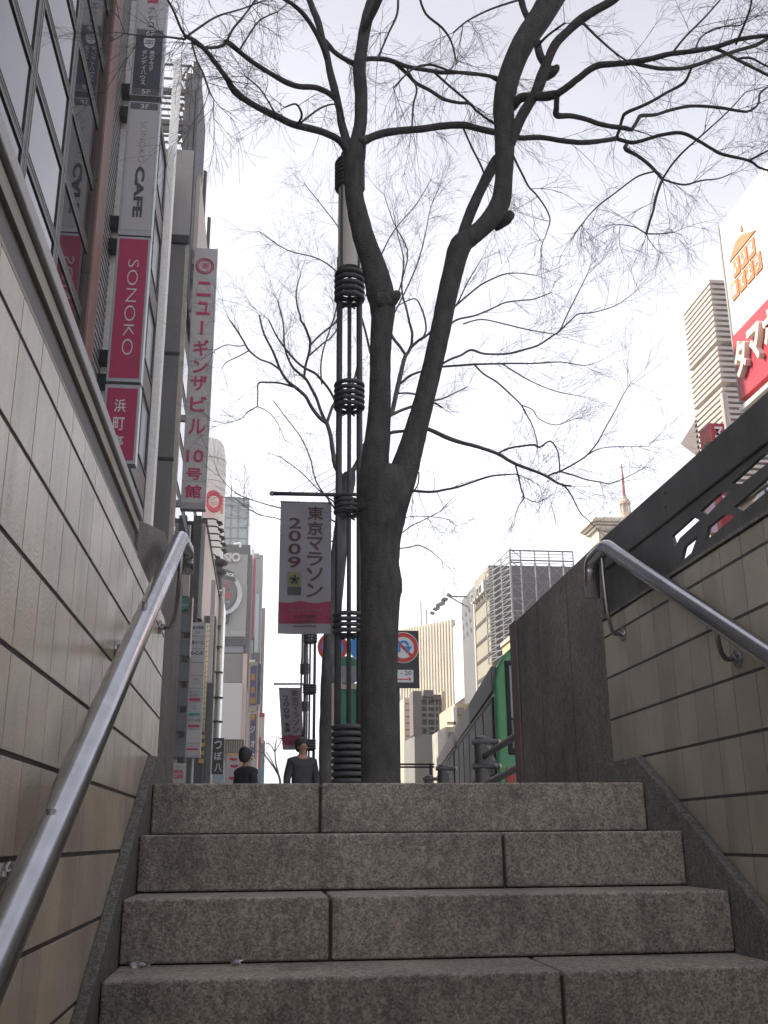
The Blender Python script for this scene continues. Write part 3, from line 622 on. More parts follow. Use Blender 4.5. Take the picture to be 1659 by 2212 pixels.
ban_m = M('banner_cloth', (.235, .222, .235), .85, 0, .06, 3, .05, 20)
ban_red = M('banner_red', (.23, .035, .065), .8, 0, .12, 3)
ink_m = M('banner_ink', (.085, .045, .05), .8)
tag_m = M('banner_patch', (.16, .15, .07), .8); tagd = M('banner_patch_dark', (.055, .06, .055), .8)
cream_ink = M('banner_pale_ink', (.26, .15, .17), .8)
def banner(rectpx, cy, label, dx=0., skew=0., grp='event banners on the lamp columns', text=True):
    x0, x1, z0, z1 = rect(*rectpx, LY); x0 += dx; x1 += dx
    t = thing('event_banner', label, 'banner', ((x0+x1)/2, cy, z1), grp)
    W = x1-x0; H = z1-z0
    def wv(u, v): return (x0+W*u+skew*(1-v)*W*.55*(1-.5*u), cy+.018*math.sin(u*5+v*3)*(1-v)+.006*math.sin(v*14+u*6)+skew*.25*(1-v), z0+H*v)
    nu, nv = 12, 30
    def sheet(va, vb, off, edge=0.):
        mb = MB(); vs = []
        for j in range(nv+1):
            for i in range(nu+1):
                v = va+(vb-va)*j/nv
                if edge and j == nv: v += edge*(math.sin(i*5.3)+.6*math.sin(i*11.7))
                p = wv(i/nu, v); vs.append((p[0], p[1]+off, p[2]))
        fs = [(j*(nu+1)+i, j*(nu+1)+i+1, (j+1)*(nu+1)+i+1, (j+1)*(nu+1)+i) for j in range(nv) for i in range(nu)]
        mb.add(vs, fs); mb.add([(a, b+.004, c) for a, b, c in vs], fs); return mb
    obj('cloth', sheet(0, 1, 0), ban_m, t, smooth=True)
    obj('red_field', sheet(.075, .232, -.003, .006), ban_red, t, smooth=True)
    def letters(nm, items, mt, off=.0):
        mb = MB()
        for s, ux0, ux1, v0, v1 in items:
            vs, fs = glyph(s, off); pts = []
            for a, b, c in vs:
                p = wv(ux0+(ux1-ux0)*a, v0+(v1-v0)*b); pts.append((p[0], p[1]-.004-.003*c, p[2]))
            mb.add(pts, fs)
        obj(nm, mb, mt, t)
    ch = '東京マラソン'
    letters('lettering', [(c, .53, .84, .963-.118*i-.103, .963-.118*i) for i, c in enumerate(ch)]+
       [(c, .17, .41, .872-.100*i-.082, .872-.100*i) for i, c in enumerate('2009')], ink_m, .012)
    mb = MB(); a = wv(.17, .345); b = wv(.43, .445); mb.box(a[0], b[0], a[1]-.004, a[1]-.007, a[2], wv(.17, .455)[2]); obj('patch', mb, tag_m, t)
    mb = MB(); mb.box(a[0], b[0], a[1]-.004, a[1]-.0072, wv(.17, .285)[2], wv(.17, .344)[2]); obj('patch', mb, tagd, t)
    mb = MB(); c0 = Vector(wv(.30, .40)); c0.y -= .011
    for i in range(5):
        q = PI/2+i*2*PI/5; d = Vector((math.cos(q), 0, math.sin(q))); n = Vector((-d.z, 0, d.x))
        mb.prism([c0-n*.012, c0+d*.05-n*.018, c0+d*.062, c0+d*.05+n*.018, c0+n*.012], (0, .003, 0))
    obj('emblem', mb, tagd, t)
    letters('pale_lettering', [('平成21年3月22日(日)開催', .18, .82, .162, .182)], cream_ink)
    letters('small_lettering', [('東京都交通規制', .29, .72, .112, .136), ('午前九時十分', .29, .72, .076, .102), ('www.tokyo42195.org', .29, .72, .045, .066)], ink_m)
    mb = MB()
    for u in (.06, .35, .65, .95):
        p = wv(u, 1); mb.tube([p, (p[0]-.02, cy, zp(660, 1075, LY))], .003, 5)
    obj('tie', mb, lampm, t); obj('top_rod', MB().tube([wv(-.01, .997), wv(1.01, .997)], .009, 8), lampm, t)
    return t
banner((603, 1085, 715, 1370), LY-.02, 'pale vertical marathon banner hanging flat beside the nearest lamp column')
banner((603, 1085, 715, 1370), 27-.02, 'shaded banner blown slantwise on the more distant lamp column', lamp2.location.x-LX, .42)

# ------------------------------------------------------------------ road signs
ROY = 20.
red_p = M('sign_red', (.62, .05, .03), .4, 0, .04); blue_p = M('sign_blue', (.05, .30, .72), .4, 0, .04)
white_p = M('sign_white', (.80, .80, .80), .4, 0, .04); dark_p = M('sign_dark', (.05, .055, .06), .5, 0, .1)
ink_k = M('black_ink', (.05, .05, .055), .6)
def disc_at(mb, x, y, rpx, Y, off, th=.006):
    c = P(x, y, ROY); r = rpx*dep(c)/F; mb.disc((c.x, Y+off, c.z), r, th); return c, r
def annulus(mb, x, y, r0, r1, Y, off):
    c = P(x, y, ROY); s = dep(c)/F; n = 44; vs = []
    for i in range(n):
        q = 2*PI*i/n
        for r in (r0*s, r1*s):
            for dy in (off, off+.004): vs.append((c.x+r*math.cos(q), Y+dy, c.z+r*math.sin(q)))
    fs = []
    for i in range(n):
        a = 4*i; b = 4*((i+1) % n)
        fs += [(a, b, b+2, a+2), (a+1, a+3, b+3, b+1), (a, a+1, b+1, b), (a+2, b+2, b+3, a+3)]
    mb.add(vs, fs)
sg = thing('road_sign', 'dark board with a red-ringed no U-turn disc and hours plate', 'road sign', (P(871, 1690, ROY).x, ROY, GZ), 'round traffic signs over the kerb')
obj('board', bxP(MB(), 836, 1362, 905.5, 1486, ROY, .05), dark_p, sg, .004)
mb = MB(); disc_at(mb, 871, 1399, 33.5, ROY, -.012, .012); obj('rim', mb, white_p, sg)
mb = MB(); annulus(mb, 871, 1399, 23.5, 32, ROY, -.018); s_ = dep(P(871, 1399, ROY))/F
c = P(871, 1399, ROY); d = Vector((1, 0, -1)).normalized(); mb.obox((c.x, ROY-.0155, c.z), d*24*s_, Vector((0, .002, 0)), Vector((d.z, 0, -d.x))*3.2*s_)
obj('prohibition_ring', mb, red_p, sg)
mb = MB(); cx_, cz_ = c.x, c.z
ap = []
for i in range(15):
    q = PI-PI*i/14; ap.append((cx_+(9.5*math.cos(q)+1)*s_, cz_+(9*math.sin(q)+4)*s_))
for i in range(14):
    (a, b), (e, f) = ap[i], ap[i+1]; m1 = Vector(((a+e)/2, ROY-.020, (b+f)/2)); dv = Vector((e-a, 0, f-b))
    mb.obox(m1, dv*.56, (0, .001, 0), Vector((-dv.z, 0, dv.x)).normalized()*2.6*s_)
mb.obox((cx_-8.5*s_, ROY-.020, cz_-3*s_), (2.6*s_, 0, 0), (0, .001, 0), (0, 0, 7*s_))
mb.prism([(cx_+2*s_, ROY-.021, cz_+3*s_), (cx_+19*s_, ROY-.021, cz_+3*s_), (cx_+10.5*s_, ROY-.021, cz_-13*s_)], (0, .002, 0))
obj('turn_arrow', mb, blue_p, sg)
obj('plate', bxP(MB(), 849, 1447, 893, 1474, ROY-.012, .01), white_p, sg)
mb = MB(); putP(mb, '8 - 20', 852, 1449, 889, 1458, ROY-.014); obj('plate_lettering', mb, ink_k, sg)
mb = MB(); bxP(mb, 852, 1466, 883, 1468.5, ROY-.016, .002); a = P(883, 1467, ROY); mb.prism([(a.x, ROY-.016, a.z+4*s_), (a.x, ROY-.016, a.z-4*s_), (a.x+6*s_, ROY-.016, a.z)], (0, .002, 0)); obj('plate_arrow', mb, red_p, sg)
obj('post', MB().cyl((P(862, 1600, ROY).x, ROY+.09), GZ, zp(862, 1365, ROY), .035, 12), lampm, sg, smooth=True)
sg = thing('road_sign', 'round no-parking disc, blue with red ring, behind the lamp column', 'road sign', (P(718, 1690, ROY).x, ROY, GZ), 'round traffic signs over the kerb')
mb = MB(); disc_at(mb, 718.5, 1398, 33, ROY, -.012, .012); obj('rim', mb, white_p, sg)
mb = MB(); disc_at(mb, 718.5, 1398, 25, ROY, -.016, .003); obj('blue_field', mb, blue_p, sg)
mb = MB(); annulus(mb, 718.5, 1398, 24, 31.5, ROY, -.020); c = P(718.5, 1398, ROY)
mb.obox((c.x, ROY-.0185, c.z), d*25*s_, Vector((0, .002, 0)), Vector((d.z, 0, -d.x))*3.2*s_); obj('prohibition_ring', mb, red_p, sg)
obj('post', MB().cyl((c.x, ROY+.05), GZ, c.z+.3, .03, 12), lampm, sg, smooth=True)
sg = thing('road_sign', 'plain blue disc with white edge between lamp column and tree trunk', 'road sign', (P(786, 1690, ROY).x, ROY, GZ), 'round traffic signs over the kerb')
mb = MB(); disc_at(mb, 786.5, 1398, 33, ROY, -.012, .012); obj('rim', mb, white_p, sg)
mb = MB(); disc_at(mb, 786.5, 1398, 30.5, ROY, -.016, .003); obj('blue_field', mb, blue_p, sg)
c = P(786.5, 1398, ROY); obj('post', MB().cyl((c.x, ROY+.05), GZ, c.z+.3, .03, 12), lampm, sg, smooth=True)
# kiosk-like bus stop board behind the lamp
BY = 16.2
bs = thing('bus_stop', 'round-headed grey stop sign over a cream framed green board', 'bus stop', (P(750, 1690, BY).x, BY, GZ))
grey_s = M('grey_sign', (.20, .20, .205), .5); green_s = M('green_sign', (.03, .16, .085), .5); cream_s = M('cream_frame', (.40, .34, .25), .6)
c = P(750, 1448, BY); s2 = dep(c)/F
obj('head', MB().disc((c.x, BY, c.z), 31*s2, .05), grey_s, bs)
mb = MB(); q0 = .35; mb.prism([(c.x+29*s2*math.cos(q0+(PI-2*q0)*i/20), BY-.006, c.z+29*s2*math.sin(q0+(PI-2*q0)*i/20)) for i in range(21)], (0, .006, 0)); obj('head_band', mb, green_s, bs)
mb = MB(); bxP(mb, 716, 1476, 783, 1489, BY, .10); bxP(mb, 716, 1489, 728, 1590, BY, .10); bxP(mb, 771, 1489, 783, 1590, BY, .10); obj('frame', mb, cream_s, bs, .004)
obj('board', bxP(MB(), 728, 1489, 771, 1590, BY+.03, .05), green_s, bs)
mb = MB(); x0, x1, z0, z1 = rect(716, 1590, 722, 1700, BY); mb.box(x0, x1, BY+.02, BY+.08, GZ, z1); x0, x1, z0, z1 = rect(777, 1590, 783, 1700, BY); mb.box(x0, x1, BY+.02, BY+.08, GZ, z1); obj('legs', mb, cream_s, bs)

# ------------------------------------------------------------------ people
def skin_mesh(joints, edges, root=0):
    me = bpy.data.meshes.new('skin'); me.from_pydata([j[0] for j in joints], edges, [])
    o = bpy.data.objects.new('skin', me); COL.objects.link(o)
    md = o.modifiers.new('skin', 'SKIN'); sb = o.modifiers.new('sub', 'SUBSURF'); sb.levels = 2; sb.render_levels = 2
    for i, j in enumerate(joints):
        v = me.skin_vertices[0].data[i]; r = j[1]; v.radius = r if hasattr(r, '__len__') else (r, r)
        v.use_root = (i == root)
    bpy.context.view_layer.update()
    m2 = bpy.data.meshes.new_from_object(o.evaluated_get(bpy.context.evaluated_depsgraph_get()))
    vs = [v.co.copy() for v in m2.vertices]; fs = [tuple(p.vertices) for p in m2.polygons]
    bpy.data.objects.remove(o); bpy.data.meshes.remove(me); bpy.data.meshes.remove(m2)
    return vs, fs
def person(loc, h, rot, label, coatm, hairm, skinm, trm, longhair):
    t = thing('person', label, 'person', loc); k = h/1.72
    Rm = Matrix.Rotation(rot, 3, 'Z')
    def W(vs): return [Vector(loc)+Rm @ (Vector(v)*k) for v in vs]
    J = [((0,0,.92),(.15,.10)), ((0,0,1.12),(.13,.095)), ((0,.01,1.32),(.17,.11)), ((0,.01,1.43),(.09,.08)), ((0,0,1.50),(.052,.055)), ((0,-.01,1.565),(.062,.075)), ((0,-.01,1.645),(.075,.092)), ((0,0,1.70),(.05,.06)),
         ((.18,.0,1.395),(.06,.06)), ((.235,.02,1.13),(.043,.043)), ((.24,-.06,.90),(.032,.032)), ((.24,-.09,.81),(.026,.04)),
         ((-.18,.0,1.395),(.06,.06)), ((-.235,.02,1.13),(.043,.043)), ((-.24,-.06,.90),(.032,.032)), ((-.24,-.09,.81),(.026,.04)),
         ((.095,0,.84),(.085,.09)), ((.10,-.05,.48),(.06,.06)), ((.10,.0,.09),(.038,.045)), ((.105,-.12,.03),(.04,.028)),
         ((-.095,0,.84),(.085,.09)), ((-.10,.02,.48),(.06,.06)), ((-.10,.10,.09),(.038,.045)), ((-.105,-.02,.03),(.04,.028))]
    E_ = [(0,1),(1,2),(2,3),(3,4),(4,5),(5,6),(6,7),(3,8),(8,9),(9,10),(10,11),(3,12),(12,13),(13,14),(14,15),(0,16),(16,17),(17,18),(18,19),(0,20),(20,21),(21,22),(22,23)]
    vs, fs = skin_mesh(J, E_); b = obj('body', MB().add(W(vs), fs), skinm, t, smooth=True)
    vs2 = []
    mb = MB(); 
    for sx in (-1, 1):
        mb.tube(W([(sx*.072, -.02, 1.62), (sx*.082, -.01, 1.60)]), .018*k, 8)
    mb.tube(W([(0, -.085, 1.625), (0, -.112, 1.595), (0, -.09, 1.585)]), [.010*k, .014*k, .010*k], 8)
    obj('face_features', mb, skinm, t, smooth=True)
    Jc = [((0,.005,.80),(.20,.15)), ((0,.005,1.10),(.165,.125)), ((0,.015,1.30),(.195,.135)), ((0,.015,1.42),(.125,.105)), ((0,.012,1.50),(.082,.082)),
          ((.185,.0,1.39),(.08,.08)), ((.245,.02,1.13),(.062,.062)), ((.25,-.055,.91),(.05,.05)), ((-.185,.0,1.39),(.08,.08)), ((-.245,.02,1.13),(.062,.062)), ((-.25,-.055,.91),(.05,.05))]
    Ec = [(0,1),(1,2),(2,3),(3,4),(3,5),(5,6),(6,7),(3,8),(8,9),(9,10)]
    vs, fs = skin_mesh(Jc, Ec); obj('coat', MB().add(W(vs), fs), coatm, t, smooth=True)
    Jt = [((0,0,.92),(.16,.12)), ((.095,0,.82),(.10,.10)), ((.10,-.05,.48),(.075,.075)), ((.10,.0,.12),(.06,.065)), ((-.095,0,.82),(.10,.10)), ((-.10,.02,.48),(.075,.075)), ((-.10,.10,.12),(.06,.065))]
    vs, fs = skin_mesh(Jt, [(0,1),(1,2),(2,3),(0,4),(4,5),(5,6)]); obj('trousers', MB().add(W(vs), fs), trm, t, smooth=True)
    Jh = [((0,.045,1.53),(.085,.06)), ((0,.045,1.60),(.108,.085)), ((0,.03,1.68),(.122,.118)), ((0,.005,1.735),(.10,.11)), ((0,-.01,1.765),(.05,.06))]
    if longhair: Jh = [((0,.06,1.42),(.085,.04)), ((0,.055,1.52),(.092,.055))]+Jh
    vs, fs = skin_mesh(Jh, [(i, i+1) for i in range(len(Jh)-1)]); obj('hair', MB().add(W(vs), fs), hairm, t, smooth=True)
    mb = MB()
    for x, y in ((.105, -.05), (-.105, .05)): mb.obox(W([(x, y, .03)])[0], Rm @ Vector((.045*k, 0, 0)), Rm @ Vector((0, .12*k, 0)), (0, 0, .03*k))
    obj('shoe', mb, M('shoe_black', (.02, .02, .02), .5), t, .01)
    return t
skin1 = M('skin', (.36, .21, .15), .6); hair1 = M('black_hair', (.03, .028, .026), .6, 0, .2, 40); coat1 = M('black_coat', (.030, .030, .032), .9, 0, .2, 12, .2, 90)
coat2 = M('charcoal_coat', (.055, .055, .057), .9, 0, .2, 12, .2, 90); tr1 = M('dark_trousers', (.035, .035, .04), .9)
p = P(531, 1690, 15); person((p.x, 15, GZ-.12), 1.56, PI*.70, 'person in a black coat seen from behind below the violet-blue sign', coat1, hair1, skin1, tr1, False)
p = P(652, 1690, 15.4); person((p.x, 15.4, GZ), 1.62, .35, 'person in a charcoal coat coming towards the steps below the slanted banner', coat2, hair1, skin1, tr1, False)

# ================================================================== left row of buildings
FXL = -4.2
def zz(y, x, Y): return zp(x, y, Y)
# --- glass building beside the stairs
gb = thing('glass_building', 'dark glazed building with black mullion grid close beside the stairs', 'building', (-9, 13, GZ))
obj('glass_wall', MB().box(FXL-.05, FXL, 3.0, 20.4, GZ, 21), glass_m, gb)
obj('wall', MB().box(-16, FXL-.06, 3.0, 20.9, GZ, 21), concd_m, gb)
fr = MB(); fr2 = MB()
for yq in [14.8+2.75*k for k in range(-4, 3)]:
    if 3 < yq < 20.3:
        fr.box(FXL, FXL+.022, yq-.17, yq+.17, GZ, 21)
        for o_ in (-.165, .05, .165): fr2.box(FXL+.02, FXL+.032, yq+o_-.008, yq+o_+.008, GZ, 21)
for k in range(-6, 7):
    zq = 10.7+1.64*k
    if zq > .3:
        fr.box(FXL, FXL+.020, 3, 20.4, zq-.125, zq+.125)
        for o_ in (-.12, .03, .12): fr2.box(FXL+.018, FXL+.029, 3, 20.4, zq+o_-.007, zq+o_+.007)
obj('mullion_grid', fr, frame_m, gb); obj('mullion_trim', fr2, M('frame_edge', (.30, .29, .26), .4, .4), gb)
brown_m = M('brown_pier', (.105, .075, .065), .45, .2, .15, 3); brown_l = M('lit_pier_side', (.22, .135, .11), .4, .3, .12, 3)  # second brown is the pier's lit side, light put into the colour
a = P(205, 0, 20.5).x; b = P(250, 0, 20.5).x
obj('end_pier', MB().box(a, b, 20.5, 21.0, GZ, 22), brown_m, gb, .01)
pj = MB()
for k in range(8): pj.box(a+.02, b-.02, 20.494, 20.5, 2.2+k*2.4, 2.23+k*2.4)
pj.box((a+b)/2-.015, (a+b)/2+.015, 20.492, 20.5, GZ, 22); obj('pier_joint', pj, frame_m, gb)
obj('pier_edge', MB().box(b-.03, b+.02, 20.47, 21.4, GZ, 22), brown_l, gb)

# --- office building with ribbed cladding
ob_ = thing('office_building', 'ribbed grey office building carrying the tall red and white sign column', 'building', (-9, 27, GZ))
FX2 = -4.25
rib_m = M('ribbed_cladding', (.15, .145, .14), .6, .1, .12, 2)
obj('wall', MB().box(-16, FX2-.08, 21.0, 34.0, GZ, 25), concd_m, ob_)
mb = MB(); z = GZ
while z < 24.6: mb.box(FX2-.08, FX2, 21.1, 25.2, z, z+.12); z += .19
obj('ribbed_wall', mb, rib_m, ob_)
strip_m = M('pale_strip', (.82, .79, .75), .6, 0, .08, 9)
xs0, xs1, _, _ = rect(246, 400, 262, 410, 23.6)
SEG = [(0, 190), (212, 238), (262, 475), (500, 528), (545, 765), (790, 820), (838, 1000)]
for ya, yb in [(-260, -40)]+SEG:
    mb = MB(); mb.box(xs0, xs1+.05, 23.6, 23.72, zp(262, yb, 23.6), zp(262, ya, 23.6)); obj('pale_strip', mb, strip_m, ob_)  # sunlit stretch of ribbed wall, the light painted in as pale pieces
mb = MB()
for ya, yb in ((190, 212), (238, 262), (475, 500), (528, 545), (765, 790), (820, 838)):
    zc_ = (zp(262, ya, 23.4)+zp(262, yb, 23.4))/2; obj('bracket_beam', MB().box(FX2, xs1+.15, 23.2, 23.5, zc_-.16, zc_+.16), frame_m, ob_)
pale_fr = M('pale_mullion', (.55, .56, .57), .4, .3, .06, 4); sp_m = M('spandrel', (.17, .15, .14), .5, .2, .12, 3)
fl = 3.35; z = GZ+1.0; n_ = 0
while z < 23:
    f = obj('window', MB().box(FX2-.06, FX2-.02, 25.4, 33.2, z+.95, z+fl-.12), glass_l, ob_)
    mb = MB()
    for q in (25.4, 27.3, 29.25, 31.2, 33.15): mb.box(FX2-.02, FX2+.03, q-.04, q+.04, z+.95, z+fl-.12)
    mb.box(FX2-.02, FX2+.05, 25.35, 33.25, z+.90, z+.98); mb.box(FX2-.02, FX2+.05, 25.35, 33.25, z+fl-.16, z+fl-.09); obj('frame', mb, frame_m, f)
    obj('spandrel', MB().box(FX2-.08, FX2+.015, 25.3, 33.3, z-.12, z+.88), sp_m, ob_)
    z += fl
a = P(352, 485, 33.4).x; b = P(368, 485, 33.4).x
obj('corner_pier', MB().box(a, b, 33.4, 34.0, GZ, 29), strip_m, ob_, .01)

# --- tall sign column in front of it
SY = 22.2
sx0, sx1 = P(267, 350, SY).x, P(338, 350, SY).x
sf = thing('sign_column', 'tall projecting sign column of white, navy and crimson panels on the ribbed building', 'sign', ((sx0+sx1)/2, SY, zp(290, 1000, SY)))
alu = M('sign_frame_metal', (.33, .345, .35), .4, .5, .08, 5)
sgrey = M('sign_face_grey', (.40, .39, .39), .5, 0, .05, 2); snavy = M('sign_face_navy', (.035, .037, .055), .4, 0, .08, 2)
sdark = M('sign_face_dark', (.085, .088, .09), .4, 0, .08, 2); scrim = M('sign_face_crimson', (.36, .028, .085), .45, 0, .07, 2)
swhite = M('sign_text_white', (.62, .60, .60), .5, 0, .04); sink = M('sign_text_black', (.05, .05, .055), .5, 0, .05)
spale = M('sign_text_pale', (.50, .42, .43), .5, 0, .04); sgrk = M('sign_text_grey', (.22, .21, .21), .5)
ZS = lambda y: zp(300, y, SY)
ix0, ix1 = sx0+.06, sx1-.055
for ya, yb in ((-330, 206), (219, 509), (512, 826), (832, 1003)):
    obj('sign_case', MB().box(sx0, sx1, SY, SY+.30, ZS(yb), ZS(ya)), alu, sf, .008)
obj('core', MB().box(sx0+.08, sx1-.05, SY+.02, SY+.28, ZS(1000), ZS(-320)), frame_m, sf)
def face(ya, yb, mt): return obj('sign_face', MB().box(ix0, ix1, SY-.006, SY+.01, ZS(yb), ZS(ya)), mt, sf)
face(-320, 61, sgrey); face(63, 78, sdark); face(78.5, 190, snavy); face(190.5, 204, sdark)
face(222, 236, sdark); face(236.5, 497, sgrey); face(517, 818, scrim); face(840, 995, scrim)
W_ = ix1-ix0; fx = lambda u: ix0+W_*u
mb = MB(); FY = SY-.008
for c, ya, yb in (('ア', 15, 28), ('デ', 32, 44), ('コ', 47, 58)): putY(mb, c, fx(.38), fx(.62), ZS(yb), ZS(ya), FY, off=.005)
putY(mb, 'CAFE', fx(.36), fx(.70), ZS(470), ZS(360), FY, True, .045)
obj('black_lettering', mb, sink, sf)
mb = MB(); putY(mb, 'SONOKO', fx(.42), fx(.64), ZS(351), ZS(262), FY, True, -.022); obj('thin_lettering', mb, sgrk, sf)
mb = MB(); putY(mb, '6F', fx(.36), fx(.68), ZS(76), ZS(66), FY); putY(mb, '5F', fx(.36), fx(.68), ZS(202), ZS(192.5), FY); putY(mb, '3F', fx(.36), fx(.68), ZS(234), ZS(225), FY)
for i, c in enumerate('男のエステ'): putY(mb, c, fx(.55), fx(.72), ZS(116+9*i), ZS(108.5+9*i), FY)
for i, c in enumerate('ダンディハウス'): putY(mb, c, fx(.27), fx(.46), ZS(117+11*i), ZS(107.5+11*i), FY)
putY(mb, 'SONOKO', fx(.36), fx(.72), ZS(768), ZS(562), FY, True, -.018)
for i, c in enumerate('浜町亭'): putY(mb, c, fx(.26), fx(.64), ZS(892+39*i), ZS(864+39*i), FY, off=.012)
obj('white_lettering', mb, swhite, sf)
cx_, cz0, cz1 = fx(.5), ZS(103), ZS(82); r_ = W_*.20
mb = MB(); mb.prism([(cx_-r_, FY, cz1), (cx_+r_, FY, cz1)]+[(cx_+r_*math.cos(q), FY, cz0+(cz1-cz0)*.55+(cz1-cz0)*.55*math.sin(q)) for q in [-PI*i/14 for i in range(15)]], (0, -.004, 0)); obj('crest', mb, swhite, sf)
mb = MB()
for sgn in (-1, 1):
    mb.ring((cx_+sgn*r_*.45, FY-.005, cz0+(cz1-cz0)*.55), r_*.28, r_*.07, 'Y', 14, 4); mb.box(cx_-r_*.06, cx_+r_*.06, FY-.004, FY-.007, cz0+(cz1-cz0)*.15, cz1-(cz1-cz0)*.1)
mb.box(cx_-r_*.85, cx_+r_*.85, FY-.004, FY-.0065, cz1-(cz1-cz0)*.24, cz1-(cz1-cz0)*.16); obj('crest_figure', mb, snavy, sf)
obj('red_mark', MB().box(fx(.32), fx(.72), FY, FY-.004, ZS(5), ZS(-30)), scrim, sf)

# --- beige building with rooftop frame
B3 = 35.0
x3 = P(394, 760, B3).x
b3 = thing('beige_building', 'beige concrete block with steel billboard frame on its roof', 'building', (-8, 40, GZ))
zc3 = zp(400, 508, B3); zt3 = zp(400, 324, B3)
obj('upper_wall', MB().box(-14, x3, B3, 52, zc3, zt3), conc_m, b3)
obj('lower_wall', MB().box(-14, x3-.12, B3+.1, 52, GZ, zc3-.35), M('grey_wall', (.16, .155, .15), .8, 0, .14, 1.2, streak=.3), b3)
mb = MB(); mb.box(-14, x3-.02, B3-.02, 52, zc3-.35, zc3)
mb.box(-14, x3-.10, B3+.06, B3+.1, zp(390, 762, B3)-.06, zp(390, 762, B3)+.06); mb.box(-14, x3-.10, B3+.06, B3+.1, zp(380, 990, B3)-.06, zp(380, 990, B3)+.06)
obj('floor_band', mb, frame_m, b3)
obj('lit_side_face', MB().box(x3-.04, x3+.22, B3+1.2, 46, zc3-1.2, zt3-.3), M('sunlit_cream', (.50, .45, .385), .7, 0, .08, 1.5), b3)  # street face of the block, sunlight put into a paler cream
mb = MB()
for k in range(5):
    zk = zp(390, 720+k*110, B3); mb.box(x3-.125, x3-.09, B3+.8, 51, zk-1.1, zk+.3)
obj('window', mb, glass_m, b3)
mb = MB(); mb.box(x3-.12, x3+.03, B3+.1, B3+.5, GZ, zc3-.35); obj('corner_pier', mb, beige_m, b3)
mb = MB(); fy = 36.5
def bar(m_, p, q, r): m_.tube([p, q], r, 6)
zr0 = zt3; zr1 = zp(410, 136, fy); xr = P(419, 200, fy).x
lv = [142, 172, 200, 214, 226, 239, 253, 268, 282, 296, 310]
for y in lv:
    z = zp(400, y, fy); bar(mb, (-9, fy, z), (xr, fy, z), .055 if y not in (200, 268, 282) else .16)
for xx in (402, 408): bar(mb, (P(xx, 220, fy).x, fy, zr0-.5), (P(xx, 220, fy).x, fy, zp(400, 160, fy)), .10)
bar(mb, (xr, fy, zr0-.5), (xr, fy, zr1), .16); bar(mb, (xr+.16, fy+.6, zr0-.5), (xr+.16, fy+.6, zr1), .10)
for i in range(5):
    za = zp(400, 310-34*i, fy); zb = zp(400, 276-34*i, fy); xa, xb = (P(383, 250, fy).x, P(402, 250, fy).x); 
    if i % 2: xa, xb = xb, xa
    bar(mb, (xa, fy+.1, za), (xb, fy+.1, zb), .05)
for yy2 in (40, 44, 48): obj('frame_post', MB().tube([(xr, yy2, zr0-.5), (xr, yy2, zr1)], .12, 6), frame_m, b3)
obj('roof_frame', mb, M('frame_steel', (.17, .165, .16), .6, .3, .2, 3), b3)
nb = PX(431, 142, xr+.3); fb = PX(441, 274, xr+.3); lb = PX(419, 325, xr+.3)
obj('roof_billboard', MB().box(xr+.24, xr+.34, nb.y, max(fb.y, nb.y+4), lb.z-6.5, nb.z), M('dark_mesh', (.11, .11, .115), .7, .2, .2, 6, .3, 40), b3)

# --- long white vertical sign with crimson letters
WY = 36.0
wx0, wx1, wz0, wz1 = P(405, 815, WY).x, P(456, 815, WY).x, zp(420, 1096, WY), zp(441, 536, WY)
ws = thing('vertical_sign', 'long white vertical sign with crimson characters and a round crimson emblem', 'sign', (wx0, WY, wz0))
wface = M('white_sign_face', (.42, .40, .39), .55, 0, .05, 1.5); crim = M('crimson_letter', (.42, .02, .085), .5, 0, .05)
obj('sign_case', MB().box(wx0, wx1, WY, WY+.35, wz0, wz1), wface, ws, .015)
obj('sign_edge', MB().box(wx1-.02, wx1+.02, WY-.01, WY+.36, wz0-.03, wz1+.02), alu, ws)
mb = MB()
for y in (655, 720, 790, 870, 940, 1040): mb.box(wx0+.02, wx1-.02, WY-.004, WY, zp(430, y, WY)-.012, zp(430, y, WY)+.012)
mb.box(wx0-.01, wx1, WY-.012, WY+.36, wz0-.06, wz0+.18); obj('seam', mb, M('seam_grey', (.27, .26, .255), .6), ws)
WW = wx1-wx0; mb = MB(); gx = lambda u: wx0+WW*u
for c, ya, yb, u0, u1 in (('ニ', 608, 640, .20, .82), ('ュ', 652, 680, .24, .80), ('ー', 692, 724, .45, .56), ('ギ', 734, 768, .18, .84), ('ン', 778, 806, .2, .82), ('ザ', 812, 844, .16, .84), ('ビ', 856, 889, .18, .86), ('ル', 906, 938, .16, .86), ('10', 972, 999, .14, .84), ('号', 1012, 1037, .16, .80), ('館', 1048, 1076, .14, .82)):
    putY(mb, c, gx(u0), gx(u1), zp(430, yb, WY), zp(430, ya, WY), WY-.006, off=.014, th=.02)
obj('lettering', mb, crim, ws)
mb = MB(); cc = Vector((gx(.5), WY-.012, zp(440, 575, WY))); mb.ring(cc, WW*.38, WW*.028, 'Y', 32, 6); mb.ring(cc, WW*.30, WW*.02, 'Y', 32, 6)
putY(mb, '溯', gx(.34), gx(.66), cc.z-WW*.17, cc.z+WW*.17, WY-.006, off=.01); obj('emblem', mb, crim, ws)
mb = MB()
for y in (560, 660, 900, 1085):
    z = zp(400, y, WY); mb.box(x3-.2, wx0+.02, WY+.1, WY+.28, z-.12, z+.12)
obj('bracket', mb, alu, ws)

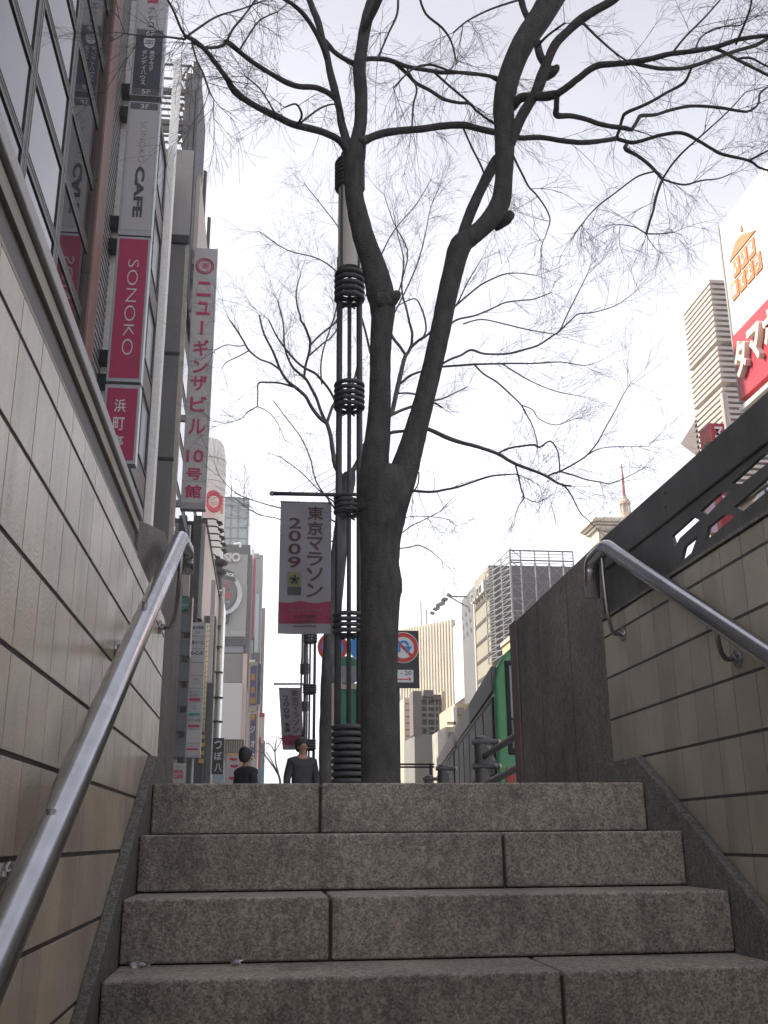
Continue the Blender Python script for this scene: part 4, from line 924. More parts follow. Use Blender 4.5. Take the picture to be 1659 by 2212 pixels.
# --- long fascia with gooseneck lamps
fx_ = PX(441, 1130, -3.6); 
FXF = P(441.5, 1200, 44).x
fa = thing('fascia_building', 'dark building with sunlit pink fascia and a row of gooseneck lamps', 'building', (FXF-4, 56, GZ))
Yn = 44.0; Yf = Yn+22
obj('wall', MB().box(-14, FXF-.45, Yn+.4, Yf, GZ, zp(430, 1120, Yn)), concd_m, fa)
pinkf = M('sunlit_fascia', (.62, .50, .44), .6, 0, .06, .8)  # sunlight on the street side is put into this pale pink
zb = zp(436, 1336, Yn); ztp = zp(436, 1135, Yn)
obj('fascia_end', MB().box(P(432, 1230, Yn).x, FXF-.02, Yn, Yn+.5, zb, ztp), M('grey_end', (.36, .355, .36), .6, 0, .05, 1), fa)
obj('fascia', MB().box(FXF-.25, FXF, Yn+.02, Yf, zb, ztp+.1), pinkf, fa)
obj('fascia_cap', MB().box(FXF-.30, FXF+.06, Yn, Yf, ztp+.1, ztp+.3), M('cap_dark', (.10, .09, .085), .6), fa)
obj('dark_case', MB().box(P(414, 1230, Yn).x, P(431, 1230, Yn).x, Yn-.3, Yn+.2, zp(420, 1345, Yn), zp(420, 1118, Yn)), black_m, fa)
obj('pipe', MB().cyl((P(408, 1230, Yn).x, Yn-.4), zp(408, 1350, Yn), zp(408, 1140, Yn), .035, 8), strip_m, fa)
mb = MB(); hd = MB()
for y, xa, xb in ((1120, 437, 463), (1136, 440, 466), (1152, 443, 469), (1167, 447, 472), (1181, 450, 474), (1196, 454, 460)):
    p = PX(xa, y, FXF-.1); e = P(xb, y+1, p.y)
    q = [p, e+Vector((0, 0, .0)), e+Vector((.12, 0, -.05)), e+Vector((.16, 0, -.16))]
    g = MB().tube(q, .035, 6); a_ = obj('lamp_arm', g, black_m, fa)
    h0 = q[-1]; sc_ = dep(e)/F
    obj('lamp_head', MB().tube([h0+Vector((-.05, 0, .05)), h0+Vector((.12*1, 0, -.02)), h0+Vector((6*sc_, 0, -5*sc_)), h0+Vector((6.3*sc_, 0, -5.6*sc_))], [.05, .10, 5.2*sc_, 5.4*sc_], 10), black_m, a_)

# --- white round tower with red ring letters
OY = 70.
ox0, ox1, oz0, oz1 = rect(398, 936, 481.5, 1640, OY)
ot = thing('round_tower', 'white rounded tower with big red ring lettering near its top', 'building', ((ox0+ox1)/2, OY, GZ))
ocx = (P(398, 1150, OY).x+P(482, 1150, OY).x)/2; orr = P(482, 1150, OY).x-ocx; ztop = zp(455, 940, OY)
tw_m = M('white_tower_tile', (.72, .69, .63), .55, 0, .04, .6)
mb = MB(); n = 40; prof = [(GZ, 1), (ztop-5, 1), (ztop-2.6, .985), (ztop-1.2, .93), (ztop-.3, .82), (ztop, .66)]
mb.tube([(ocx, OY+orr, z) for z, r in prof], [orr*r for z, r in prof], n); obj('tower', mb, tw_m, ot)
for yq in (985, 1035): obj('joint_band', MB().ring((ocx, OY+orr, zp(455, yq, OY)), orr*.998, .03, 'Z', 48, 4), M('joint_beige', (.5, .47, .42), .7), ot)
c0 = P(462, 1085, OY-.5); sc_ = dep(c0)/F
mb = MB(); n = 36
for i in range(n):
    a0_, a1_ = 2*PI*i/n, 2*PI*(i+1)/n
    def pt(q, r): return Vector((c0.x+r*.82*math.cos(q)*sc_, c0.y-.0+.55*(math.cos(q)*.82*r*sc_/orr), c0.z+r*1.08*math.sin(q)*sc_))
    mb.prism([pt(a0_, 14), pt(a1_, 14), pt(a1_, 22), pt(a0_, 22)], (0, -.35, 0))
obj('ring_letter', mb, M('red_letter', (.62, .06, .09), .5, 0, .05), ot)
c1 = P(479.5, 1090, OY+.6)
obj('bar_letter', MB().tube([(c1.x, c1.y, c1.z-20*sc_), (c1.x, c1.y, c1.z+20*sc_)], 3.2*sc_, 12), M('pink_letter', (.66, .26, .26), .5, 0, .05), ot)

# --- pale glass block far behind
gy = 135.
x0, x1, z0, z1 = rect(440, 1075, 537, 1700, gy); z1 = zp(510, 1075, gy); z0 = GZ
gt = thing('glass_block', 'pale green glass block with roof mast behind the dark roofed building', 'building', (x0, gy, GZ))
x0, x1 = P(440, 1120, gy).x, P(537, 1120, gy).x
obj('glass_wall', MB().box(x0, x1, gy, gy+14, GZ, z1), M('green_glass', (.30, .36, .355), .25, 0, .08, .15, ior=1.6), gt)
mb = MB()
for xx in (485, 499.5, 515, 536): x = P(xx, 1120, gy).x; mb.box(x-.10, x+.10, gy-.12, gy, GZ, z1)
for yy2 in (1077, 1092, 1119, 1140, 1163, 1190): z = zp(510, yy2, gy); mb.box(x0, x1, gy-.08, gy, z-.09, z+.09)
obj('mullion_grid', mb, M('green_frame', (.17, .20, .20), .5), gt)
x = P(498.5, 1060, gy).x; mb = MB().tube([(x, gy+2, z1), (x, gy+2, zp(498, 1058, gy)), (x, gy+2, zp(498, 1038, gy))], [.18, .16, .07], 8)
mb.box(P(486, 1075, gy).x, P(520, 1075, gy).x, gy+.5, gy+3, z1, z1+.3); obj('roof_mast', mb, M('mast_grey', (.3, .3, .3), .5), gt)

# --- billboard building with the giant watch
CY = 110.
cb = thing('billboard_building', 'dark roofed building carrying a giant wristwatch billboard', 'building', (P(500, 1600, CY).x, CY, GZ))
def bxc(nm, xl, yt, xr_, yb, off, d, mt, parent=cb, Y=CY, bev=0):
    mb = MB(); x0, x1, z0, z1 = rect(xl, yt, xr_, yb, Y); mb.box(x0, x1, Y+off, Y+off+d, z0, z1); return obj(nm, mb, mt, parent, bev)
bd_grey = M('board_grey', (.30, .30, .285), .6, 0, .05, .2); dkb = M('dark_building', (.085, .085, .088), .7, 0, .1, .3)
bxc('roof_block', 445, 1176, 541, 1199, 0, 14, dkb); bxc('side_column', 532, 1199, 541, 1480, .05, 14, dkb)
bxc('wall', 445, 1380, 532, 1700, .6, 12, M('grey_building', (.21, .205, .21), .7, 0, .08, .2))
board = bxc('billboard', 445, 1199, 532.5, 1376, -.4, .9, bd_grey)
mb = MB(); putP(mb, 'CASIO', 452, 1195, 519.5, 1215, CY-.42, off=.05, th=.35); obj('lettering', mb, M('letter_cream', (.52, .51, .48), .5), board)
wc = P(482, 1287, CY); sw = dep(wc)/F
def ell(nm, rx, ry, off, th, mt):
    mb = MB().disc((wc.x, CY+off, wc.z), rx*sw, th, 48, ry*sw); return obj(nm, mb, mt, board)
silver = M('watch_silver', (.46, .46, .46), .4, .5, .08, .5)
ell('watch_case', 41, 46, -1.0, .6, silver); ell('watch_ring', 31, 37.5, -1.15, .2, M('watch_dark', (.05, .05, .055), .4)); ell('watch_dial', 28.5, 35, -1.25, .15, M('watch_dial_grey', (.10, .105, .105), .4))
mb = MB(); mb.prism([(wc.x+a*sw, CY-1.3, wc.z+b*sw) for a, b in ((-26, 36), (27, 28), (22, 46), (8, 52), (-14, 54))], (0, .5, 0)); obj('watch_strap', mb, M('strap_black', (.04, .04, .042), .5), board)
mb = MB(); mb.prism([(wc.x+a*sw, CY-.9, wc.z+b*sw) for a, b in ((-14, -42), (18, -38), (14, -62), (-4, -66), (-14, -60))], (0, .5, 0)); obj('watch_strap', mb, MATS['strap_black'], board)
mb = MB(); put(mb, 'G-SHOCK', (wc.x-22*sw, CY-1.36, wc.z+44*sw), (46*sw, 0, -9*sw), (1.5*sw, 0, 6.5*sw), (0, -.06, 0), .03); obj('strap_lettering', mb, white_p, board)
mb = MB(); put(mb, '3', (wc.x+4*sw, CY-1.32, wc.z+8*sw), (9*sw, 0, 0), (0, 0, 14*sw), (0, -.06, 0)); put(mb, '12:58', (wc.x-21*sw, CY-1.32, wc.z-12*sw), (38*sw, 0, 0), (0, 0, 14*sw), (0, -.06, 0), .02); obj('dial_lettering', mb, M('dial_red', (.5, .03, .07), .5), board)
mb = MB(); put(mb, 'カシオ', (wc.x-2*sw, CY-1.32, wc.z-22*sw), (17*sw, 0, 0), (0, 0, 5*sw), (0, -.05, 0)); putP(mb, 'G-SHOCK', 500, 1364, 530, 1371, CY-.42); obj('white_lettering', mb, swhite, board)
mb = MB()
for i in range(6):
    x = P(484+8.5*i, 1392, CY).x; mb.box(x-.26, x+.26, CY-.06, CY+.7, zp(500, 1394, CY), zp(500, 1379, CY))
obj('shutter', mb, dkb, cb); bxc('fascia_panel', 478, 1386, 526, 1409, .2, 1, M('blue_grey', (.22, .23, .25), .6, 0, .05, .2)); bxc('panel', 478, 1412, 525, 1474, .15, 1, M('warm_grey', (.20, .19, .19), .7, 0, .08, .3))
bxc('blank_board', 474, 1477, 522, 1598, -.6, .5, M('blank_white', (.46, .45, .445), .6, 0, .03, .2), bev=.03)
bxc('pink_pier', 522, 1413, 531.5, 1612, -.3, 1.2, M('pink_pier', (.50, .37, .32), .7, 0, .08, .5)); bxc('dark_doorway', 478, 1600, 530, 1638, -.05, .9, dkb)
mb = MB(); 
for q in ((505, 1176, 520, 1173), (519, 1172, 519, 1182)): mb.tube([P(q[0], q[1], CY-.6), P(q[2], q[3], CY-.6)], .13, 6)
obj('roof_pipe', mb, strip_m, cb)

# --- vertical signs of the far left row
vs_ = thing('vertical_sign', 'narrow red and white vertical sign beyond the watch billboard', 'sign', (P(546, 1600, 116).x, 116, GZ))
bxc('sign_face', 540.5, 1186, 546, 1372, 0, 1.2, white_m, vs_, 116); bxc('red_strip', 545.5, 1205, 550.5, 1380, -.1, 1, M('far_red', (.50, .05, .09), .5, 0, .08, .2), vs_, 116); bxc('post', 542, 1372, 545, 1700, .4, .6, dkb, vs_, 116)
gbld = thing('slab_building', 'slim grey slab with pale blue glass strip at the far end', 'building', (P(555, 1690, 128).x, 128, GZ))
bxc('wall', 520, 1198, 561, 1720, 0, 12, M('slab_grey', (.30, .29, .29), .7, 0, .05, .2), gbld, 128); bxc('glass_strip', 550.5, 1284, 558.5, 1409, -.15, .3, M('blue_glass', (.42, .52, .55), .25), gbld, 128); bxc('base_wall', 531, 1411, 561, 1440, -.2, .4, dkb, gbld, 128); bxc('parapet', 545, 1196, 560, 1206, -.2, .4, conc_m, gbld, 128)
gb2 = thing('brick_building', 'reddish slim facade beyond the grey slab', 'building', (P(563, 1690, 150).x, 150, GZ))
bxc('wall', 530, 1313, 567.5, 1720, 0, 12, M('reddish_wall', (.36, .25, .23), .7, 0, .12, .4), gb2, 150)
mb = MB()
for k in range(12): x0, x1, z0, z1 = rect(562, 1330+k*28, 566, 1344+k*28, 150); mb.box(x0, x1, 149.9, 150, z0, z1)
obj('window_strip', mb, M('far_window', (.16, .16, .18), .3), gb2)

EY = 72.
es = thing('vertical_sign', 'tall violet-blue vertical sign with yellow characters 英会話', 'sign', (P(545, 1690, EY).x, EY, GZ))
viol = M('violet_face', (.115, .10, .19), .5, 0, .06, .4); yel = M('yellow_letter', (.60, .36, .03), .5); 
bxc('sign_case', 536.5, 1430, 555, 1536, 0, .5, M('case_grey', (.36, .33, .31), .6), es, EY, .02); bxc('sign_case', 536.5, 1541, 554, 1640, 0, .5, MATS['case_grey'], es, EY, .02)
x0, x1, z0, z1 = rect(540.5, 1438, 553.5, 1524, EY); mb = MB(); r_ = (x1-x0)*.55
mb.prism([(x0, EY-.02, z0), (x1, EY-.02, z0), (x1, EY-.02, z1)]+[(x0+r_-r_*math.sin(q), EY-.02, z1-r_+r_*math.cos(q)) for q in [PI/2*i/8 for i in range(9)]], (0, .05, 0)); obj('sign_face', mb, viol, es)
bxc('sign_face', 540, 1543, 552.5, 1640, -.02, .05, viol, es, EY)
mb = MB()
for c, y in (('英', 1455), ('会', 1482), ('話', 1505), ('幹', 1542)): putP(mb, c, 541, y, 551.5, y+15, EY-.03, off=.012, th=.02)
obj('yellow_lettering', mb, yel, es)
mb = MB()
for c, y in (('ジ', 1568), ('オ', 1599), ('ス', 1628)): putP(mb, c, 541, y, 551, y+15, EY-.03, off=.02, th=.02)
obj('white_lettering', mb, swhite, es)
bxc('side_face', 554.5, 1433, 562.5, 1520, .2, 4, M('side_blue', (.10, .12, .17), .5, 0, .3, .6), es, EY); bxc('post', 556, 1520, 558.5, 1700, .3, .3, strip_m, es, EY); bxc('top_lamp', 539, 1428, 551, 1432, -.5, .4, white_m, es, EY)
rs = thing('shop_sign', 'small red banner sign beside the violet-blue vertical sign', 'sign', (P(561, 1690, 76).x, 76, GZ))
bxc('sign_face', 558.5, 1592, 563, 1660, 0, .4, M('small_red', (.36, .05, .06), .6), rs, 76); bxc('post', 559, 1660, 561, 1720, .1, .2, lampm, rs, 76)
tb = thing('corner_shop', 'narrow teal shop front at the end of the left pavement', 'shop', (P(567, 1690, 84).x, 84, GZ))
bxc('wall', 556, 1600, 571, 1720, 0, 6, M('teal_wall', (.10, .20, .24), .6, 0, .15, .3), tb, 84); bxc('signboard', 560, 1548, 571, 1606, -.1, .4, M('pale_board', (.42, .40, .36), .6, 0, .1, .5), tb, 84); bxc('awning', 556, 1541, 572, 1547, -.3, .6, M('small_red', (.36, .05, .06)), tb, 84)

# --- curved glass shop and its ringed columns
KY = 58.
kb = thing('glass_shop', 'cream and glass shop block with ringed corner columns under the lamps', 'building', (P(450, 1690, KY).x, KY, GZ))
bxc('wall', 380, 1265, 461, 1720, 1.2, 8, M('shop_cream', (.52, .47, .38), .6, 0, .08, .5), kb, KY); bxc('glass', 460, 1275, 474, 1600, .8, 5, M('shop_glass', (.30, .34, .31), .15, ior=1.6), kb, KY)
for xx in (463, 475): obj('column', MB().cyl((P(xx, 1430, KY).x, KY+.4), GZ, zp(xx, 1265, KY), .095, 12), M('column_cream', (.62, .60, .50), .4), kb, smooth=True)
for y in (1276, 1350, 1395, 1450, 1505, 1557): obj('column_ring', MB().ring((P(469, y, KY).x, KY+.5, zp(469, y, KY)), .27, .05, 'Z', 20, 6), lampm, kb)
mb = MB(); x = P(470, 1230, KY).x
for r, dz_ in ((.42, 0), (.36, -.55)): mb.ring((x, KY+.4, zp(470, 1212, KY)+dz_), r, .16, 'Z', 24, 8)
mb.cyl((x, KY+.5), zp(470, 1268, KY), zp(470, 1205, KY), .26, 16); obj('corner_turret', mb, M('turret_dark', (.07, .065, .06), .5), kb)

# --- stacked tenant signs
NY = 38.
ts = thing('tenant_sign', 'stack of ten pale tenant name panels in one tall frame', 'sign', (P(420, 1690, NY).x, NY, GZ))
bounds = [1346, 1374, 1402, 1431, 1459, 1487, 1517.5, 1547, 1576, 1605, 1635]
xL = lambda y: 411.5-(y-1346)/289*9.5; Wd = 30.5
pan = [(.42, .42, .43), (.40, .395, .40), (.40, .41, .42), (.42, .40, .385), (.42, .405, .39), (.40, .39, .375), (.37, .40, .41), (.39, .375, .37), (.47, .46, .45), (.42, .395, .385)]
xc0 = P(xL(1490), 1490, NY).x; xc1 = P(xL(1490)+Wd, 1490, NY).x
obj('frame', MB().box(xc0-.03, xc1+.03, NY+.02, NY+.3, zp(420, 1637, NY), zp(420, 1344, NY)), alu, ts)
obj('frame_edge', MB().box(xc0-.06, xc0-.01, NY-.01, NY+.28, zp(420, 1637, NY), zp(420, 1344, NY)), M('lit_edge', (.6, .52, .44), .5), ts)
panels = []
for i in range(10):
    z1 = zp(420, bounds[i]+1, NY); z0 = zp(420, bounds[i+1]-1, NY)
    panels.append((obj('name_panel', MB().box(xc0, xc1, NY-.01, NY+.03, z0, z1), M('name_panel_%d' % i, pan[i], .5, 0, .04, 2), ts), z0, z1))
def ntext(i, items, mt, off=.01):
    o, z0, z1 = panels[i]; mb = MB(); W = xc1-xc0; H = z1-z0
    for s, u0, u1, v0, v1 in items: putY(mb, s, xc0+W*u0, xc0+W*u1, z0+H*v0, z0+H*v1, NY-.012, off=off)
    obj('lettering', mb, mt, o)
nred = M('name_red', (.42, .035, .07), .5); nteal = M('name_teal', (.05, .26, .25), .5); ngrn = M('name_green', (.12, .26, .19), .5)
ntext(0, [('東日銀座', .08, .92, .52, .82), ('ビル', .36, .64, .18, .4)], sink); ntext(1, [('貴太一九', .08, .92, .34, .68)], sink)
ntext(2, [('E-C-E', .08, .92, .58, .86)], sink, .03); ntext(4, [('米米米', .3, .72, .62, .8), ('レストラン', .2, .85, .34, .46)], sgrk)
ntext(5, [('気１９６０', .1, .85, .66, .88), ('全席禁煙', .12, .8, .42, .6)], ngrn); ntext(6, [('C', .4, .62, .5, .85)], sgrk); ntext(7, [('メアリーの店', .04, .94, .58, .84)], sink)
for i, mt, v0, v1 in ((5, nred, .08, .3), (6, nteal, .02, .2), (7, nred, .14, .34), (9, nred, .48, .62)):
    o, z0, z1 = panels[i]; H = z1-z0; obj('stripe', MB().box(xc0+.05, xc1-.05, NY-.014, NY-.009, z0+H*v0, z0+H*v1), mt, o)
obj('post', MB().cyl(((xc0+xc1)/2, NY+.18), GZ, zp(415, 1636, NY), .06, 10), alu, ts)
DY = 34.5
ds = thing('tenant_sign', 'stack of six dark unlit tenant panels left of the pale stack', 'sign', (P(390, 1690, DY).x, DY, GZ))
xd0 = P(377.5, 1480, DY).x; xd1 = P(406, 1480, DY).x
dkp = M('unlit_panel', (.105, .11, .112), .4, 0, .08, 2); db = [(1327, 1366), (1378, 1417), (1432, 1472), (1487, 1526), (1541, 1580), (1597, 1636)]
obj('frame', MB().box(xd0-.02, xd1+.02, DY+.05, DY+.25, zp(390, 1640, DY), zp(390, 1290, DY)), M('sign_back', (.15, .135, .12), .7), ds)
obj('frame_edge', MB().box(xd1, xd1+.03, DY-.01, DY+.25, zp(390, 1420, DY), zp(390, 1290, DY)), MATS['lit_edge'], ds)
for i, (a_, b_) in enumerate(db):
    o = obj('panel', MB().box(xd0, xd1, DY-.01, DY+.05, zp(390, b_, DY), zp(390, a_, DY)), dkp, ds, .006)
    mb = MB(); z0, z1 = zp(390, b_, DY), zp(390, a_, DY)
    if i == 5:
        for s, u in (('く', .18), ('の', .64)): putY(mb, s, xd0+(xd1-xd0)*u, xd0+(xd1-xd0)*(u+.22), z0+(z1-z0)*.1, z0+(z1-z0)*.34, DY-.012)
        obj('lettering', mb, sgrk, o)
    obj('gap_box', MB().box(xd0+.02+(xd1-xd0)*.45, xd1-.03, DY+.0, DY+.05, z0-.17, z0-.02), frame_m, ds)
mb = MB(); x0, x1, z0, z1 = rect(384, 1200, 409, 1286, DY); mb.box(x0, x1, DY+.1, DY+.5, z0, z1); obj('blank_box', mb, M('tan_box', (.33, .28, .245), .6, 0, .08, 1), ds)
mb = MB(); x0, x1, z0, z1 = rect(384, 1290, 407, 1318, DY); mb.box(x0, x1, DY-.03, DY+.1, z0, z1); obj('green_box', mb, M('green_box', (.05, .13, .095), .5), ds)
mb = MB(); x0, x1, z0, z1 = rect(384, 1305, 407, 1309, DY); mb.box(x0, x1, DY-.036, DY-.03, z0, z1); obj('green_stripe', mb, ngrn, ds)
# --- rope patterned sign, sunlit
RY = 40.
rp = thing('rope_sign', 'yellow rope patterned sign column with hazard striped foot', 'sign', (P(440, 1690, RY).x, RY, GZ))
rpx = P(442.5, 1460, RY).x; z0, z1 = zp(440, 1580, RY), zp(447, 1346, RY)
ropem = M('rope_yellow', (.70, .58, .32), .6, 0, .08, 2)
obj('rope', MB().cyl((rpx, RY+.1), z0, z1, .085, 16), ropem, rp, smooth=True)
mb = MB(); k = 0; z = z0
while z < z1-.05:
    hel = [(rpx+.088*math.cos(q), RY+.1+.088*math.sin(q), z+.10*(q-PI)/PI*1.0) for q in [PI+PI*i/8 for i in range(9)]]
    mb.tube(hel, .010, 4); z += .20
obj('twist_line', mb, M('rope_brown', (.16, .11, .05), .7), rp)
mb = MB(); zf = zp(436, 1650, RY)
for i in range(4): mb.box(rpx-.09, rpx+.09, RY, RY+.2, zf+(z0-zf)*(.03+.25*i), zf+(z0-zf)*(.15+.25*i))
obj('hazard_stripe', mb, M('hazard_yellow', (.55, .36, .10), .5), rp); obj('foot', MB().box(rpx-.085, rpx+.085, RY+.005, RY+.19, GZ, z0), black_m, rp)
obj('side_board', MB().box(P(449.5, 1410, RY).x, P(459, 1410, RY).x, RY+.2, RY+.4, zp(455, 1473, RY), zp(455, 1250, RY)), M('side_white', (.58, .52, .50), .5, 0, .05, 2), rp)
obj('side_post', MB().box(P(447.5, 1590, RY).x, P(457, 1590, RY).x, RY+.15, RY+.45, GZ, zp(455, 1474, RY)), M('post_grey', (.13, .135, .14), .6), rp)
# --- cafe sign, pub sign, poster
AY = 26.
cs = thing('cafe_sign', 'small square white cafe sign with two lines of red capitals', 'sign', (P(386, 1690, AY).x, AY, GZ))
bxc('panel', 370.5, 1649, 400, 1692, 0, .12, M('cafe_white', (.42, .40, .37), .5, 0, .04, 2), cs, AY, .01)
mb = MB(); putP(mb, 'NOA', 375, 1662, 396, 1671, AY, off=.05); putP(mb, 'CAFE', 375, 1672.5, 396, 1682, AY, off=.05); obj('lettering', mb, nred, cs)
mb = MB(); putP(mb, 'the', 382, 1654, 389, 1658, AY); obj('small_lettering', mb, sink, cs); x0, x1, _, _ = rect(382, 1690, 388, 1700, AY); obj('post', MB().box(x0, x1, AY+.03, AY+.09, GZ, zp(386, 1690, AY)), alu, cs)
PY = 44.
ps_ = thing('pub_sign', 'black vertical pub sign with brushed white characters', 'sign', (P(470, 1690, PY).x, PY, GZ))
bxc('panel', 458.5, 1594, 483, 1672, 0, .25, M('pub_black', (.05, .05, .052), .5, 0, .1, 2), ps_, PY, .01)
mb = MB()
for c, y in (('つ', 1600), ('ぼ', 1624), ('八', 1649)): putP(mb, c, 463, y, 479, y+18, PY, off=.02)
obj('lettering', mb, swhite, ps_); bxc('base_panel', 458.5, 1673, 485, 1691, .02, .2, M('pale_blue', (.38, .45, .48), .5), ps_, PY); x0, x1, _, _ = rect(468, 1690, 474, 1700, PY); obj('post', MB().box(x0, x1, PY+.05, PY+.2, GZ, zp(470, 1690, PY)), alu, ps_)
QY = 50.
po = thing('poster_stand', 'orange framed poster stand with red and white poster', 'poster', (P(505, 1690, QY).x, QY, GZ))
bxc('frame', 487, 1626, 523, 1712, 0, .3, M('orange_frame', (.55, .38, .22), .5, 0, .06, 2), po, QY, .02); bxc('poster', 488, 1633, 516, 1708, -.02, .05, M('poster_paper', (.48, .45, .45), .6, 0, .12, 3), po, QY)
mb = MB()
for y, xl in ((1637, 495), (1652, 497), (1678, 493)):
    x0, x1, z0, z1 = rect(xl, y, xl+18, y+6, QY); mb.prism([(x0, QY-.025, z1), (x1, QY-.025, z1-.01), (x1-.02, QY-.025, z0+.02), ((x0+x1)/2, QY-.025, z0-.02), (x0+.03, QY-.025, z0+.03)], (0, .004, 0))
obj('poster_brushwork', mb, nred, po)
sh = bxc('shelf_board', 487, 1597, 526, 1628, .1, .4, M('shelf_brown', (.20, .16, .12), .7), po, QY)
mb = MB()
for i in range(7):
    x0, x1, z0, z1 = rect(489+5*i, 1600, 492+5*i, 1624, QY); mb.box(x0, x1, QY+.06, QY+.1, z0, z1)
obj('shelf_slat', mb, M('shelf_pale', (.42, .38, .32), .6), po)
# back fill on the left pavement: dark shop fronts below the signs
sfm = thing('corner_shop', 'dark shaded shop front behind the stacked tenant signs', 'shop', (-5, 46, GZ))
obj('wall', MB().box(-9, P(455, 1600, 46).x, 46, 47, GZ, zp(420, 1330, 46)), concd_m, sfm)
mb = MB()
for i in range(3): mb.box(-8.4+i*1.7, -7.2+i*1.7, 45.96, 46.0, GZ+.1, GZ+2.4)
obj('door', mb, glass_m, sfm)

# ================================================================== right side of the street
# --- buses
bus_m = M('bus_green', (.085, .30, .12), .35, 0, .08, 1); busroof = M('bus_grey', (.15, .145, .14), .5, 0, .08, 1); buscream = M('bus_cream', (.80, .70, .62), .5, 0, .05, 1)  # cream is raised in albedo to stand for sunlight on the roof band
busdark = M('bus_window', (.04, .042, .045), .5, 0, .1, 1); busglass = M('bus_pale_glass', (.060, .062, .060), .4, 0, .5, 1.2); rub = M('rubber', (.03, .03, .03), .7)
for q_ in (busdark, busglass): q_.node_tree.nodes['Principled BSDF'].inputs['Specular IOR Level'].default_value = .06
def bus(name, label, x, y, ang, Ln, body, roofs, H=3.2, Wd=2.45):
    t = thing(name, label, 'bus', (x, y, RZ), None); ca, sa = math.cos(ang), math.sin(ang)
    def W(u, v, z): return (x+u*ca+v*sa, y-u*sa+v*ca, RZ+z*1.06)
    def ob(nm, u0, u1, v0, v1, z0, z1, mt, parent=t, bev=0):
        c = Vector(W((u0+u1)/2, (v0+v1)/2, (z0+z1)/2)); mb = MB().obox(c, Vector((ca, -sa, 0))*((u1-u0)/2), Vector((sa, ca, 0))*((v1-v0)/2), (0, 0, (z1-z0)*.53)); return obj(nm, mb, mt, parent, bev, seg=3)
    prof = [(0, .35), (0, 2.55), (.05, 2.78), (.16, 2.95), (.30, 3.07), (.8, H), (Wd-.8, H), (Wd-.30, 3.07), (Wd-.16, 2.95), (Wd-.05, 2.78), (Wd, 2.55), (Wd, .35)]
    mb = MB().prism([W(u, 0, z) for u, z in prof], Vector(W(0, Ln, 0))-Vector(W(0, 0, 0))); obj('body', mb, body, t, .06, seg=3)
    for nm, v0, v1, mt in roofs: ob(nm, -.035, .05, v0, v1, 2.42, 2.80, mt, bev=.02)
    ob('window_band', -.02, .02, .22, Ln-.3, 1.25, 2.36, busdark)
    v = .25
    while v < Ln-1: ob('window', -.028, -.018, v+.09, v+1.5, 1.35, 2.28, busglass if v > 1 else M('bus_side_pane', (.20, .20, .19), .5)); v += 1.62
    ob('skirt', -.02, .02, .2, Ln-.2, .30, .62, busroof)
    f = ob('rear_window', .17, Wd-.17, -.025, .01, 1.50, 2.86, busdark, bev=.05); ob('pane', .235, Wd-.235, -.035, -.02, 2.02, 2.78, M('rear_pane', (.24, .29, .285), .3), f, .01); ob('pane', .235, Wd-.235, -.033, -.02, 1.58, 1.99, busroof, f, .01)
    for u in (.12, Wd-.26): ob('tail_lamp', u, u+.14, -.03, .01, 1.0, 1.32, M('lamp_red', (.4, .03, .02), .3), bev=.01)
    ob('bumper', .02, Wd-.02, -.09, .05, .32, .60, busroof, bev=.03)
    for v in (2.2, Ln-2.3):
        for u in (-.01, Wd-.26):
            c0 = Vector(W(u, v, .48)); c1 = Vector(W(u+.27, v, .48)); w_ = obj('wheel', MB().tube([c0, c1], .48, 24), rub, t); obj('rim', MB().tube([c0-(c1-c0)*.04, c0+(c1-c0)*.1], .26, 20), alu, w_)
    return t
ba = math.radians(6.8)
bus('city_bus', 'green city bus with grey roof edge seen from behind past the granite panel', 3.55, 15.7, ba, 9.4, bus_m, [('roof_band', .12, 4.7, busroof), ('advert_panel', 4.75, 9.3, buscream)])
bus('city_bus', 'cream bus queued ahead of the green one', 3.55+10.1*math.sin(ba), 15.7+10.1*math.cos(ba), ba, 9.6, M('bus_pale', (.30, .27, .25), .4, 0, .06, 1), [('advert_panel', .1, 9.4, buscream)])

# --- guard posts with pipes and chains on the kerb
pipe_m = M('guard_pipe', (.085, .078, .076), .45, .3, .12, 8)
def guard(x, y, ang, first):
    t = thing('guard_post', '', 'guard rail', (x, y, GZ), 'guard posts along the kerb')
    obj('post', MB().cyl((x, y), GZ, GZ+1.07, .068, 20), pipe_m, t, smooth=False)
    obj('post_cap', MB().tube([(x, y, GZ+1.07), (x, y, GZ+1.10), (x, y, GZ+1.115)], [.070, .062, .025], 20), pipe_m, t)
    d = Vector((math.cos(ang), math.sin(ang), 0))
    for z in (1.055, .84):
        c = Vector((x, y, GZ+z)); a = MB().tube([c-d*.10-Vector((0, .05, 0)), c+d*.145-Vector((0, .05, 0))], .025, 14); a = obj('pipe_stub', a, pipe_m, t)
        obj('pipe_end', MB().tube([c+d*.14-Vector((0, .05, 0)), c+d*.157-Vector((0, .05, 0)), c+d*.166-Vector((0, .05, 0))], [.025, .021, .008], 14), M('worn_end', (.50, .38, .33), .4), a)
    mb = MB(); p0 = Vector((x+.04, y-.10, GZ+1.02)); n = 8
    for i in range(n):
        c = p0+Vector((.010*i, 0, -.026*i)); th = MB(); th.ring((0, 0, 0), .011, .0034, 'Y', 10, 5)
        for v in th.v: pass
        R = Matrix.Rotation(PI/2*(i % 2), 3, 'Z'); mb.add([c+R @ Vector((v[0]*.7, v[1], v[2]*1.7)) for v in th.v], th.f)
    obj('chain', mb, steel_d, t)
    return t
